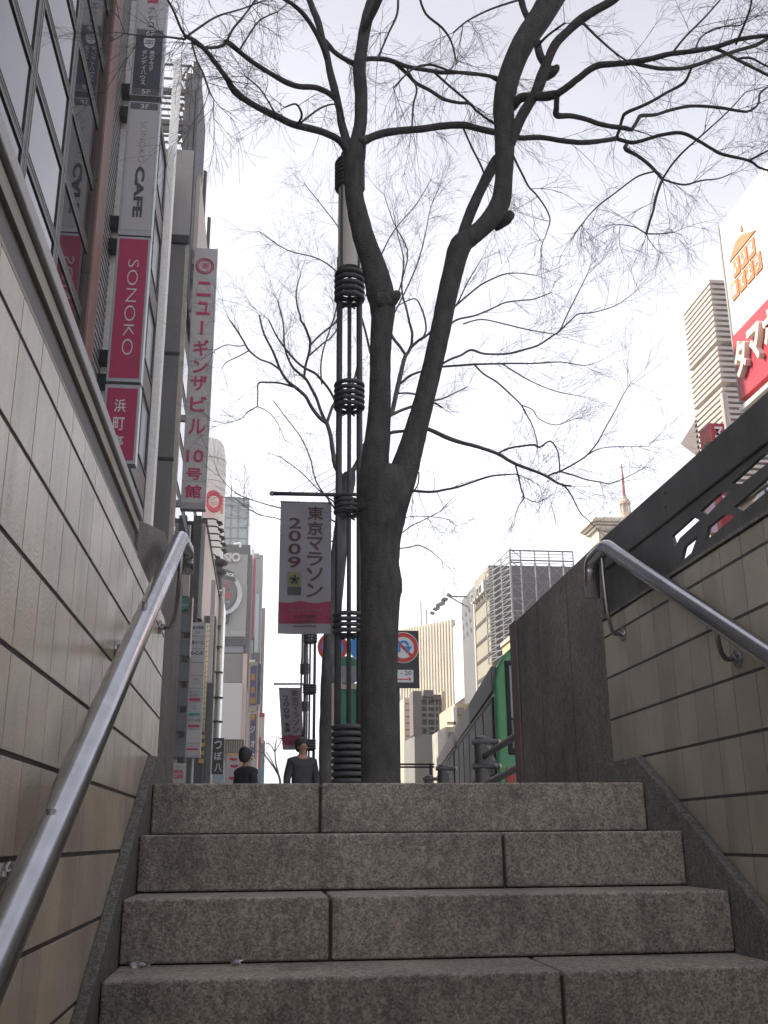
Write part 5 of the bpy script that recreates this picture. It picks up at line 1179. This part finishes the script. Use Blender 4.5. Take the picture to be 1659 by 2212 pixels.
for (px, py, lab) in ((1040, 1600, 'dark guard post with two pipe stubs and a chain in front of the bus door'), (957, 1658, 'middle guard post with pipe stubs at the far end of the bus row'), (927, 1681, 'low distant guard post half hidden by the top step')):
    p = P(px, py, 1); tt = (GZ+1.07-ZC)/(p.z-ZC); y = tt; x = (p.x)*tt; g_ = guard(x, y, -.05, 0); g_['label'] = lab
    if px == 1040: gx_, gy_ = x, y
gr = thing('guard_rail', 'two dark slanting pipe rails running out from behind the granite panel', 'guard rail', (gx_+.5, gy_-1, GZ))
for (pa, pb) in (((1046, 1634), (1109, 1593)), ((1050, 1695), (1109, 1663))):
    A_ = P(pa[0], pa[1], gy_-.02); d_ = ray(*pb); B_ = CP+d_*((A_.z-ZC)/d_.z); B_ = A_+(B_-A_)*2.2
    obj('rail', MB().tube([A_, B_], .026, 14), pipe_m, gr)
obj('support', MB().cyl((B_.x, B_.y), GZ, GZ+1.1, .045, 16), pipe_m, gr)
fr_ = thing('guard_rail', 'thin double pipe railing crossing beside the tree foot', 'railing', (P(900, 1690, 24).x, 24, GZ))
for y in (1651, 1657): 
    a = P(830, y, 24); b = P(938, y, 24); obj('rail', MB().tube([a, (b.x, 24, a.z)], .022, 10), pipe_m, fr_)
mb = MB()
for xx in (832, 930): mb.cyl((P(xx, 1651, 24).x, 24), GZ, zp(900, 1649, 24), .03, 10)
obj('rail_post', mb, pipe_m, fr_)

# --- far end of the street: striped fin building
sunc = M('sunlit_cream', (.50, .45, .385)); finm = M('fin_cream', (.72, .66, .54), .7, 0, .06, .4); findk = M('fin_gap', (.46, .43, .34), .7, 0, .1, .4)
fb_ = thing('fin_building', 'cream office block with close vertical fins at the street end', 'building', (16, 96, GZ))
ca_ = P(984, 1339, 95); cbp = P(840, 1365, 102); e = Vector((cbp.x-ca_.x, cbp.y-ca_.y, 0)); Lf = e.length; e.normalize(); nrm = Vector((-e.y, e.x, 0))
if nrm.y > 0: nrm = -nrm
zt = ca_.z; A0 = Vector((ca_.x, ca_.y, 0))
mb = MB().prism([A0+Vector((0, 0, GZ)), A0+e*Lf+Vector((0, 0, GZ)), A0+e*Lf-nrm*12+Vector((0, 0, GZ)), A0-nrm*12+Vector((0, 0, GZ))], (0, 0, zt-.8-GZ)); obj('wall', mb, findk, fb_)
mb = MB(); nf = 24
for i in range(nf): c = A0+e*(Lf*(i+.5)/nf)+nrm*.25; mb.obox((c.x, c.y, (GZ+zt)/2), e*.10, nrm*.28, (0, 0, (zt-GZ)/2))
obj('fins', mb, finm, fb_)
findw = M('fin_window', (.20, .20, .17), .4)
for y0, y1, mt in ((1348, 1356, findw), (1375, 1380, findw), (1424, 1436, findw), (1452, 1456, findw), (1478, 1490, findw), (1530, 1536, findw), (1580, 1590, findw)):
    z0, z1 = zp(984, y1, 95), zp(984, y0, 95); c = A0+e*Lf/2+nrm*.04; obj('floor_panel', MB().obox((c.x, c.y, (z0+z1)/2), e*Lf/2, nrm*.06, (0, 0, (z1-z0)/2)), mt, fb_)
mb = MB()
for xx, yy2 in ((909, 1298), (921, 1317)): p = P(xx, yy2, 99); mb.tube([(p.x, 99, zt-1), tuple(p)], .07, 6)
obj('roof_mast', mb, M('mast_grey', (.3, .3, .3)), fb_)
# gravel-textured return wall
c = A0; obj('side_wall', MB().obox((c.x+.6, c.y+.4, (GZ+zt-1)/2), Vector((.9, 0, 0)), Vector((0, .5, 0)), (0, 0, (zt-1-GZ)/2)), M('rough_cream', (.42, .37, .27), .9, 0, .35, 3, .5, 6), fb_)

# --- white lit billboard with floodlamps
wb = thing('white_billboard', 'tall blank white billboard with floodlamps on top', 'billboard', (15, 74, 5)); WX = 15.2
p0 = PX(1021, 1308, WX); p1 = PX(985, 1340, WX); zbw = PX(1012, 1500, WX).z
obj('panel', MB().box(WX, WX+.95, p0.y, p1.y+1.5, zbw, p0.z), M('bright_white', (.80, .80, .80), .5, 0, .03, .3), wb)
mb = MB(); mb.box(WX-.03, WX+.95, p0.y-.02, p0.y+.06, zbw-.1, p0.z); obj('end_plate', mb, M('plate_grey', (.33, .33, .345), .6, 0, .04, .3), wb)
mb = MB(); mb.box(WX-.1, WX+.2, p0.y, p1.y+1.5, zbw-.5, zbw-.25); mb.box(WX-.04, WX-.01, p0.y+2.6, p0.y+2.66, zbw, p0.z-.2); obj('bottom_frame', mb, dkb, wb)
mb = MB(); mb.tube([(WX+.4, p0.y+1, p0.z), (WX+.4, p0.y+1, p0.z+.9), (WX-1.6, p0.y+1, p0.z+.9)], .07, 6); mb.tube([(WX, p0.y+1, p0.z), (WX-1.6, p0.y+1, p0.z+.9)], .05, 6); obj('lamp_arm', mb, M('mast_grey', (.3, .3, .3)), wb)
for i in range(3):
    for j in range(3):
        c = Vector((WX-1.6-.42*i, p0.y+1+j*1.4, p0.z+1.0-.40*i)); obj('floodlamp', MB().obox(c, (.16, 0, -.06), (0, .22, 0), (.03, 0, .08)), M('flood_grey', (.25, .25, .25), .5), wb, .03)
for yy2 in (p0.y-1,): obj('support_column', MB().box(WX+.2, WX+.8, p0.y+1, p0.y+1.6, GZ, zbw), dkb, wb)

# --- letter-topped store and lower blocks
GX = 15.
gs = thing('store_building', 'grey-beige store with raised letters along its top edge and dark front face', 'building', (20, 70, GZ))
g0 = PX(1061, 1221, GX); g1 = PX(1030, 1260, GX)
obj('wall', MB().box(GX, 32, g0.y, g1.y+6, GZ, g0.z), M('store_shaded', (.17, .17, .18), .7, 0, .05, .3), gs)  # front in shade, street face in sun, both put into their colours
obj('street_face', MB().box(GX-.2, GX, g0.y, g1.y, GZ, g0.z), M('store_lit', (.31, .29, .235), .7, 0, .05, .3), gs)
mb = MB()
zl_ = PX(1061, 1294, GX).z; k = 0; zq = PX(1061, 1290, GX).z
while zq > 2:
    n_ = 14
    for i in range(n_): yq = g0.y+.3+(g1.y-g0.y-.5)*i/(n_-1); mb.box(GX-.26, GX-.2, yq-.10, yq+.10, zq-.11, zq+.11)
    zq -= 1.28
obj('stud_rows', mb, M('stud_dark', (.14, .13, .11), .7), gs)
mb = MB(); Lg = g1.y-g0.y; zt0, zt1 = PX(1061, 1278, GX).z, PX(1061, 1252, GX).z
for i, c in enumerate('GUCCI'):
    ya = g1.y-Lg*(.04+.19*i); yb = ya-Lg*.155; put(mb, c, (GX-.2, ya, zt0), (0, yb-ya, 0), (0, 0, zt1-zt0), (-.35, 0, 0), .01)
obj('lettering', mb, M('letter_metal', (.55, .54, .52), .4, .3), gs)
obj('corner_strip', MB().box(GX-.27, GX-.15, g1.y-.05, g1.y+.25, GZ, g1.z-1.2), M('corner_cream', (.66, .60, .52), .6), gs)
sc = thing('roof_frame', 'silver steel lattice frame with mesh side in front of the store', 'scaffold', (P(1085, 1400, 60).x, 60, 4))
fx0, fx1 = P(1088, 1300, 60).x, P(1244, 1300, 60).x; fz1 = zp(1110, 1188, 60); fz0 = zp(1110, 1400, 60); stl = M('galvanised', (.30, .30, .30), .4, .6, .1, 4)
mb = MB(); cols_ = [fx0+.55, fx0+1.2, fx0+2.1, fx0+3.0, fx0+3.9, fx1]
for x in cols_: mb.tube([(x, 60, fz0), (x, 60, fz1)], .05, 6)
for y in (1189, 1196, 1203, 1210, 1216, 1222, 1258, 1296, 1330): z = zp(1110, y, 60); mb.tube([(fx0+.5, 60, z), (fx1, 60, z)], .05 if y in (1189, 1210) else .022, 6)
for i in range(4):
    for k in range(4):
        za = zp(1110, 1216+34*k, 60); zb_ = zp(1110, 1250+34*k, 60); xa, xb = cols_[i+1], cols_[i+2]; mb.tube([(xa, 60, za), (xb, 60, zb_)], .022, 5); mb.tube([(xb, 60, za), (xa, 60, zb_)], .022, 5)
obj('front_truss', mb, stl, sc)
mb = MB(); xs_ = fx0+.5
for k in range(17):
    z = fz0+(fz1-fz0)*k/16
    mb.tube([(xs_, 60, z), (xs_-.25, 66, z)], .035, 5); mb.tube([(xs_+.65, 60.05, z), (xs_, 60, z+(.5 if k % 2 else 0))], .03, 5)
    if k < 16: z2 = fz0+(fz1-fz0)*(k+1)/16; mb.tube([(xs_, 60, z), (xs_-.12, 63, z2)], .03, 5); mb.tube([(xs_-.12, 63, z), (xs_-.25, 66, z2)], .03, 5); mb.tube([(xs_-.12, 63, z2), (xs_, 60, z)], .03, 5)
for yy2 in (60, 62, 64, 66): mb.tube([(xs_-.25*(yy2-60)/6, yy2, fz0), (xs_-.25*(yy2-60)/6, yy2, fz1-(yy2-60)*.02)], .045, 6)
obj('side_lattice', mb, stl, sc)
mb = MB()
for x in (fx0+.5, fx1): mb.box(x-.15, x+.15, 60, 60.3, GZ, fz0)
obj('support_column', mb, dkb, sc)
yb_ = thing('side_block', 'small sunlit yellow block under the steel lattice frame', 'building', (P(1090, 1400, 58).x, 58, GZ))
q_ = PX(1085, 1398, 14.5)
obj('wall', MB().box(14.5, 17, q_.y-5, q_.y, GZ, q_.z), M('yellow_wall', (.62, .50, .28), .7, 0, .06, .5), yb_)
obj('roof_edge', MB().box(14.4, 17.1, q_.y-5.1, q_.y+.1, q_.z, q_.z+.25), sunc, yb_)

def bfar(nm, label, cat_, Y, parts):
    xs = [p[1] for p in parts]; t = thing(nm, label, cat_, (P(sum(xs)/len(xs), 1650, Y).x, Y, GZ))
    for pn, xl, yt, xr_, yb, off, d, mt in parts:
        x0, x1, z0, z1 = rect(xl, yt, xr_, yb, Y); 
        if yb > 1685: z0 = GZ
        obj(pn, MB().box(x0, x1, Y+off, Y+off+d, z0, z1), mt, t)
    return t
mauve = M('mauve_slab', (.165, .145, .145), .7, 0, .06, .4); midg = M('mid_grey', (.24, .235, .22), .8, 0, .06, .4); rustg = M('plant_grey', (.11, .108, .105), .7, 0, .3, 2)
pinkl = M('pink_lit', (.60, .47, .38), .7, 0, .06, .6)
pl = bfar('plant_building', 'grey block with mauve slab tower and stacked roof machinery', 'building', 78, [('wall', 896, 1588, 953, 1700, 0, 6, midg), ('slab', 892, 1493, 911, 1588, -.1, 2, mauve), ('machine_deck', 910, 1500, 958, 1588, 1.2, 3, rustg), ('pier', 958, 1492, 965, 1700, .3, 5, pinkl), ('roof_unit', 917, 1489, 938, 1503, .4, 1.6, mauve), ('low_unit', 938, 1498, 956, 1510, .6, 1.6, rustg)])
mb = MB()
for y in (1506, 1522, 1536, 1549, 1566, 1586):
    z = zp(935, y, 78); mb.tube([(P(911, y, 78).x, 78.9, z), (P(957, y, 78).x, 78.9, z)], .09, 6)
for xx in (926, 942, 950): mb.tube([(P(xx, 1540, 78).x, 78.8, zp(930, 1586, 78)), (P(xx+1, 1500, 78).x, 78.8, zp(930, 1502, 78))], .06, 6)
mb.tube([P(914, 1570, 78.9), P(952, 1588, 78.9)], .05, 5); mb.tube([P(952, 1570, 78.9), P(914, 1588, 78.9)], .05, 5)
obj('pipe_rack', mb, M('mast_grey', (.3, .3, .3)), pl)
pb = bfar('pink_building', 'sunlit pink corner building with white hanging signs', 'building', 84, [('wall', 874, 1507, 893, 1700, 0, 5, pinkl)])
mb = MB()
for k in range(8): x0, x1, z0, z1 = rect(876, 1520+14*k, 891, 1521+14*k, 84); mb.box(x0, x1, 83.96, 84, z0, z1+.03)
obj('course_line', mb, concd_m, pb)
for k, y in enumerate((1506, 1538, 1552, 1566, 1578, 1594)): x0, x1, z0, z1 = rect(888, y, 892.5, y+9+(6 if k == 0 else 0), 83.6); obj('hanging_sign', MB().box(x0, x1, 83.5, 83.8, z0, z1), white_m, pb)
x0, x1, z0, z1 = rect(880, 1617, 892, 1700, 84); obj('shop_window', MB().box(x0, x1, 83.9, 83.98, GZ, z1), M('far_shop', (.30, .28, .28), .4, 0, .3, 2), pb)
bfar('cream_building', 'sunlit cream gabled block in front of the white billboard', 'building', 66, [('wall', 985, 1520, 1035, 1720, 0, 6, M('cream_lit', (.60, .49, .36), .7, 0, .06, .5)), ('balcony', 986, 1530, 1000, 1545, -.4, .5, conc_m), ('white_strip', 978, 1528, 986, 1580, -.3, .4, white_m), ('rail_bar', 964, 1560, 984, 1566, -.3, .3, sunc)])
bfar('side_block', 'pale low shop row just beyond the cream bus', 'building', 62, [('wall', 964, 1570, 1010, 1720, 0, 5, M('pale_shop', (.46, .43, .38), .7, 0, .2, 1.2)), ('window_row', 968, 1582, 1006, 1600, -.05, .1, M('far_window', (.16, .16, .18)))])

# --- clock tower building
ctm = M('tower_stone', (.58, .50, .38), .75, 0, .06, .3); ct = thing('clock_tower', 'cream stone tower with cornice, cupola and thin red spire', 'building', (P(1340, 1400, 95).x, 95, GZ)); TYc = 95.
x0, x1 = P(1294, 1160, TYc).x, P(1440, 1160, TYc).x; zc0 = zp(1330, 1142, TYc)
obj('wall', MB().box(x0, x1, TYc, TYc+3, GZ, zc0), ctm, ct)
co_ = MB()
for k, (yo, ov) in enumerate(((1142, .3), (1136, .55), (1131, .8), (1126, .5))): co_.box(x0-ov, x1+ov, TYc-ov, TYc+3+ov, zp(1330, yo, TYc), zp(1330, yo-5, TYc)-.03)
obj('cornice', co_, ctm, ct); mb = MB()
for i in range(26): x = x0+.2+i*.26; mb.box(x, x+.13, TYc-.5, TYc-.3, zp(1330, 1142, TYc)-.28, zp(1330, 1142, TYc)-.02)
obj('dentil', mb, ctm, ct)
obj('upper_stage', MB().box(x0+.9, x1-.9, TYc+.8, TYc+2.6, zp(1330, 1122, TYc), zp(1330, 1112, TYc)), ctm, ct)
cx_, cy_ = P(1350, 1092, TYc+1.4).x, TYc+1.4; zb0 = zp(1350, 1118, TYc+1.4); s3 = dep(P(1350, 1100, TYc+1.4))/F
mb = MB().tube([(cx_, cy_, zb0-1), (cx_, cy_, zb0+8*s3)], 13*s3, 16); mb.tube([(cx_, cy_, zb0+30*s3), (cx_, cy_, zb0+35*s3), (cx_, cy_, zb0+42*s3), (cx_, cy_, zb0+48*s3)], [13*s3, 12.5*s3, 8*s3, 3*s3], 16)
for i in range(8): q = i*PI/4; mb.cyl((cx_+10.5*s3*math.cos(q), cy_+10.5*s3*math.sin(q)), zb0+6*s3, zb0+32*s3, 1.9*s3, 6)
mb.tube([(cx_, cy_, zb0+6*s3), (cx_, cy_, zb0+32*s3)], 7*s3, 12); obj('cupola', mb, ctm, ct)
zs0, zs1 = zb0+46*s3, zp(1346, 1003, TYc+1.4); obj('spire', MB().tube([(cx_, cy_, zs0), (cx_, cy_, zs0+(zs1-zs0)*.6), (cx_, cy_, zs1)], [.16, .11, .05], 8), M('spire_red', (.36, .11, .09), .6), ct)

# --- ribbed tower
TX = 25.; rt = thing('ribbed_tower', 'tall tower ribbed with close horizontal cream fins', 'building', (30, 52, GZ))
r0_ = PX(1532, 604, TX); r1_ = PX(1480, 681, TX)
obj('core', MB().box(TX+.5, 44, r0_.y+.5, r1_.y-.2, GZ, r0_.z-.2), M('tower_recess', (.26, .19, .15), .7, 0, .08, .4), rt)
mb = MB(); zq = r0_.z; k = 0
while zq > 16:
    h_ = .19; mb.box(TX, 44.3, r0_.y, r1_.y+.3, zq-h_, zq); zq -= .34
    k += 1
    if k in (12, 19, 29): zq -= .18
obj('fins', mb, M('tower_fin', (.52, .455, .40), .6, 0, .05, .4), rt)
obj('lower_wall', MB().box(TX+.4, 44, r0_.y+.4, r1_.y, GZ, 16), M('tower_recess', (.26, .19, .15)), rt)
p = PX(1478, 944, TX); mb = MB().prism([(TX, r1_.y, p.z+.4), (TX, r1_.y+2.6, p.z-.2), (TX, r1_.y, p.z-2.2)], (6, 0, 0)); obj('canopy', mb, M('canopy_brown', (.14, .115, .105), .6), rt)
mb = MB(); a = P(1562, 850, 40); b = P(1575, 952, 40); mb.tube([(b.x, 40, b.z-1), (b.x, 40, a.z)], .16, 10); mb.tube([(b.x+.5, 40, b.z-1), (b.x+.5, 40, a.z-1.6)], .10, 8)
tag(obj('flag_pole', mb, M('pole_pink', (.5, .42, .38), .5)), 'pale stubby twin flag pole in front of the ribbed tower', 'flag pole')

# --- big rooftop billboard
BX = 13.; bb = thing('billboard', 'huge rooftop billboard, white above and red below with raised white katakana', 'billboard', (BX, 21, 10))
q0 = PX(1555, 486, BX); q1 = PX(1583, 727, BX); q2 = PX(1598, 868, BX)
yF = (q0.y+q2.y)/2; zT, zM, zB = q0.z, q1.z, q2.z; yN = yF-9.
obj('white_panel', MB().box(BX, BX+.5, yN, yF, zM, zT), M('board_white', (.82, .82, .82), .5, 0, .02, .5), bb, .02)
obj('red_panel', MB().box(BX-.02, BX+.5, yN, yF, zB, zM-.02), M('board_red', (.60, .05, .075), .45, 0, .05, .5), bb, .02)
obj('panel_edge', MB().box(BX-.03, BX+.52, yF-.02, yF+.05, zB, zT+.02), M('edge_grey', (.4, .4, .38), .6), bb)
obj('lower_rail', MB().box(BX-.08, BX+.1, yN, yF, zB-.35, zB-.22), strip_m, bb)
Hm = zM-zB; mb = MB(); pit = 1.95
def bbp(x, y): p = PX(x, y, BX); return p.y, p.z
for i, c in enumerate('タマホーム'):
    ya = yF-.22-i*.88; put(mb, c, (BX-.02, ya, zB+Hm*.26), (0, -.74, 0), (0, 0, Hm*.52), (-.16, 0, 0), .035)
obj('lettering', mb, M('board_letter', (.80, .78, .68), .5, 0, .02), bb)
ora = M('logo_orange', (.72, .26, .10), .5, 0, .04); lx = yF-1.02; lw_ = 2.05
ly0 = PX(1583, 632, BX).z; lyr = PX(1600, 520, BX).z
yl, zl2 = bbp(1586, 600); yr, zr2 = bbp(1631, 515)
mb = MB(); ym_ = (yl+yr)/2; cw = (yl-yr)/3; zr_ = PX(1586, 556, BX).z; zpk = PX(1618, 488, BX).z
mb.prism([(BX-.03, yl+.12, zr_), (BX-.03, yr-.12, zr_), (BX-.03, ym_-.05, zpk), (BX-.03, ym_+.35, zpk)], (.03, 0, 0)); mb.box(BX-.03, BX, ym_-.12, ym_-.04, zpk+.08, zpk+.24)
ch_ = .52
for i in range(3): mb.box(BX-.03, BX, yl-cw*i-.03, yl-cw*(i+1)+.03, zr_-.1-ch_, zr_-.1)
for i in range(4): mb.box(BX-.03, BX, yl+cw*.5-cw*i-.03, yl+cw*.5-cw*(i+1)+.03, zr_-.18-2*ch_, zr_-.18-ch_)
obj('logo', mb, ora, bb); mb = MB()
for i, c in enumerate('いい家'): put(mb, c, (BX-.031, yl-cw*i-.10, zr_-.02-ch_), (0, -(cw-.2), 0), (0, 0, ch_-.16), (-.012, 0, 0), .02)
for i, c in enumerate('建てよう'): put(mb, c, (BX-.031, yl+cw*.5-cw*i-.10, zr_-.10-2*ch_), (0, -(cw-.2), 0), (0, 0, ch_-.16), (-.012, 0, 0), .02)
obj('logo_lettering', mb, MATS['board_white'], bb)
mb = MB()
for yq in (yN+1, yN+4, yF-1.2): mb.box(BX+.6, BX+1, yq, yq+.3, 9, zT-1); mb.tube([(BX+.8, yq, zT-1.5), (BX+3, yq, 9.2)], .1, 6)
obj('support_frame', mb, frame_m, bb)
# shop building under it, seen through the parapet cut-outs
rb = thing('retail_building', 'cream corner retail building carrying the rooftop billboard', 'building', (16, 20, GZ))
obj('wall', MB().box(BX+.3, 24, yN-2, yF+1.5, GZ, 8.9), M('retail_cream', (.60, .53, .40), .7, 0, .06, .6), rb)
mb = MB()
for k in range(5): z = 1.2+k*1.9; mb.box(BX+.22, BX+.3, yN-2, yF+1.5, z, z+.12)
obj('moulding', mb, conc_m, rb)
for k in range(6):
    yq = yN-1.4+k*1.9
    for zz_ in (3.4, 5.3, 7.2): f = obj('window', MB().box(BX+.2, BX+.31, yq, yq+1.1, zz_, zz_+1.5), M('retail_glass', (.30, .36, .38), .12, ior=1.6), rb); obj('frame', MB().box(BX+.18, BX+.22, yq+.52, yq+.58, zz_, zz_+1.5), frame_m, f)
obj('brown_bay', MB().box(BX+.05, BX+.4, yF-4.6, yF-3.2, GZ, 8.8), M('bay_brown', (.19, .165, .155), .7), rb)
MY = 23.; ms = thing('vertical_sign', 'red vertical sign with turned white letters above the pierced parapet', 'sign', (P(1550, 1050, MY).x, MY, 3))
x0, x1 = P(1535, 930, MY).x, P(1566, 930, MY).x; zt = zp(1545, 914, MY); zb = zp(1565, 1150, MY)
obj('sign_case', MB().box(x0, x1, MY, MY+.6, zb, zt), M('sign_crimson', (.40, .045, .07), .5, 0, .06, 1), ms, .01); obj('lit_side', MB().box(x0-.02, x0+.01, MY-.01, MY+.62, zb, zt), M('sign_crimson_lit', (.62, .12, .08), .5), ms)  # side plate in a brighter red carries the light on that side
mb = MB(); xa, xb = x0+(x1-x0)*.28, x0+(x1-x0)*.82
putY(mb, 'M', xa, xb, zp(1552, 945, MY), zp(1552, 922, MY), MY, True, .02); putY(mb, 'T', xa, xb, zp(1560, 1084, MY), zp(1560, 1062, MY), MY, True, .02); obj('lettering', mb, MATS['sign_white'], ms)
obj('bracket', MB().box(x1, BX+.4, MY+.2, MY+.4, zt-.8, zt-.6), alu, ms); obj('bracket', MB().box(x1, BX+.4, MY+.2, MY+.4, zb+.3, zb+.5), alu, ms)
hp = thing('street_banner', 'pink and cream pole banner seen through the parapet cut-out', 'banner', (P(1560, 1120, 19).x, 19, GZ))
x0, x1 = P(1528, 1120, 19).x, P(1548, 1120, 19).x; obj('cloth', MB().box(x0, x1, 19, 19.03, zp(1540, 1150, 19), zp(1540, 1070, 19)), M('banner_pink', (.62, .42, .52), .7), hp); obj('post', MB().cyl((x0-.06, 19), GZ, zp(1540, 1060, 19), .05, 10), M('pole_pink', (.5, .42, .38)), hp)
for i, (xx, yy2, hl) in enumerate(((1494, 1000, 'lowest'), (1512, 978, 'middle'), (1528, 958, 'highest'))):
    Yq = 26-2*i; p = P(xx, yy2, Yq); s5 = dep(p)/F; t = thing('hook_lamp', hl+' of three small hooked lamps peeping over the black parapet beam', 'lamp', (p.x, Yq, p.z), 'hooked lamps over the parapet beam')
    obj('arm', MB().tube(arc(p+Vector((-8*s5, 0, -22*s5)), p+Vector((-9*s5, 0, 6*s5)), p+Vector((8*s5, 0, 3*s5)), 8)+[p+Vector((9*s5, 0, -30*s5))], 1.3*s5, 8), M('hook_dark', (.12, .12, .10), .5), t, smooth=True); obj('head', MB().tube([p+Vector((-8*s5, 0, -4*s5)), p+Vector((5*s5, 0, -5*s5))], [3*s5, 3.5*s5], 10), MATS['hook_dark'], t)

# ------------------------------------------------------------------ thin city haze
hz = bpy.data.materials.new('haze_air'); hz.use_nodes = True; hn = hz.node_tree; hn.nodes.clear()
ho = hn.nodes.new('ShaderNodeOutputMaterial'); hv = hn.nodes.new('ShaderNodeVolumePrincipled')
hv.inputs['Color'].default_value = (.93, .93, .95, 1); hv.inputs['Density'].default_value = .0014; hv.inputs['Anisotropy'].default_value = .3
hn.links.new(hv.outputs[0], ho.inputs['Volume'])
tag(obj('haze', MB().box(-410, 410, -210, 910, -2.9, 56), hz), kind='stuff')
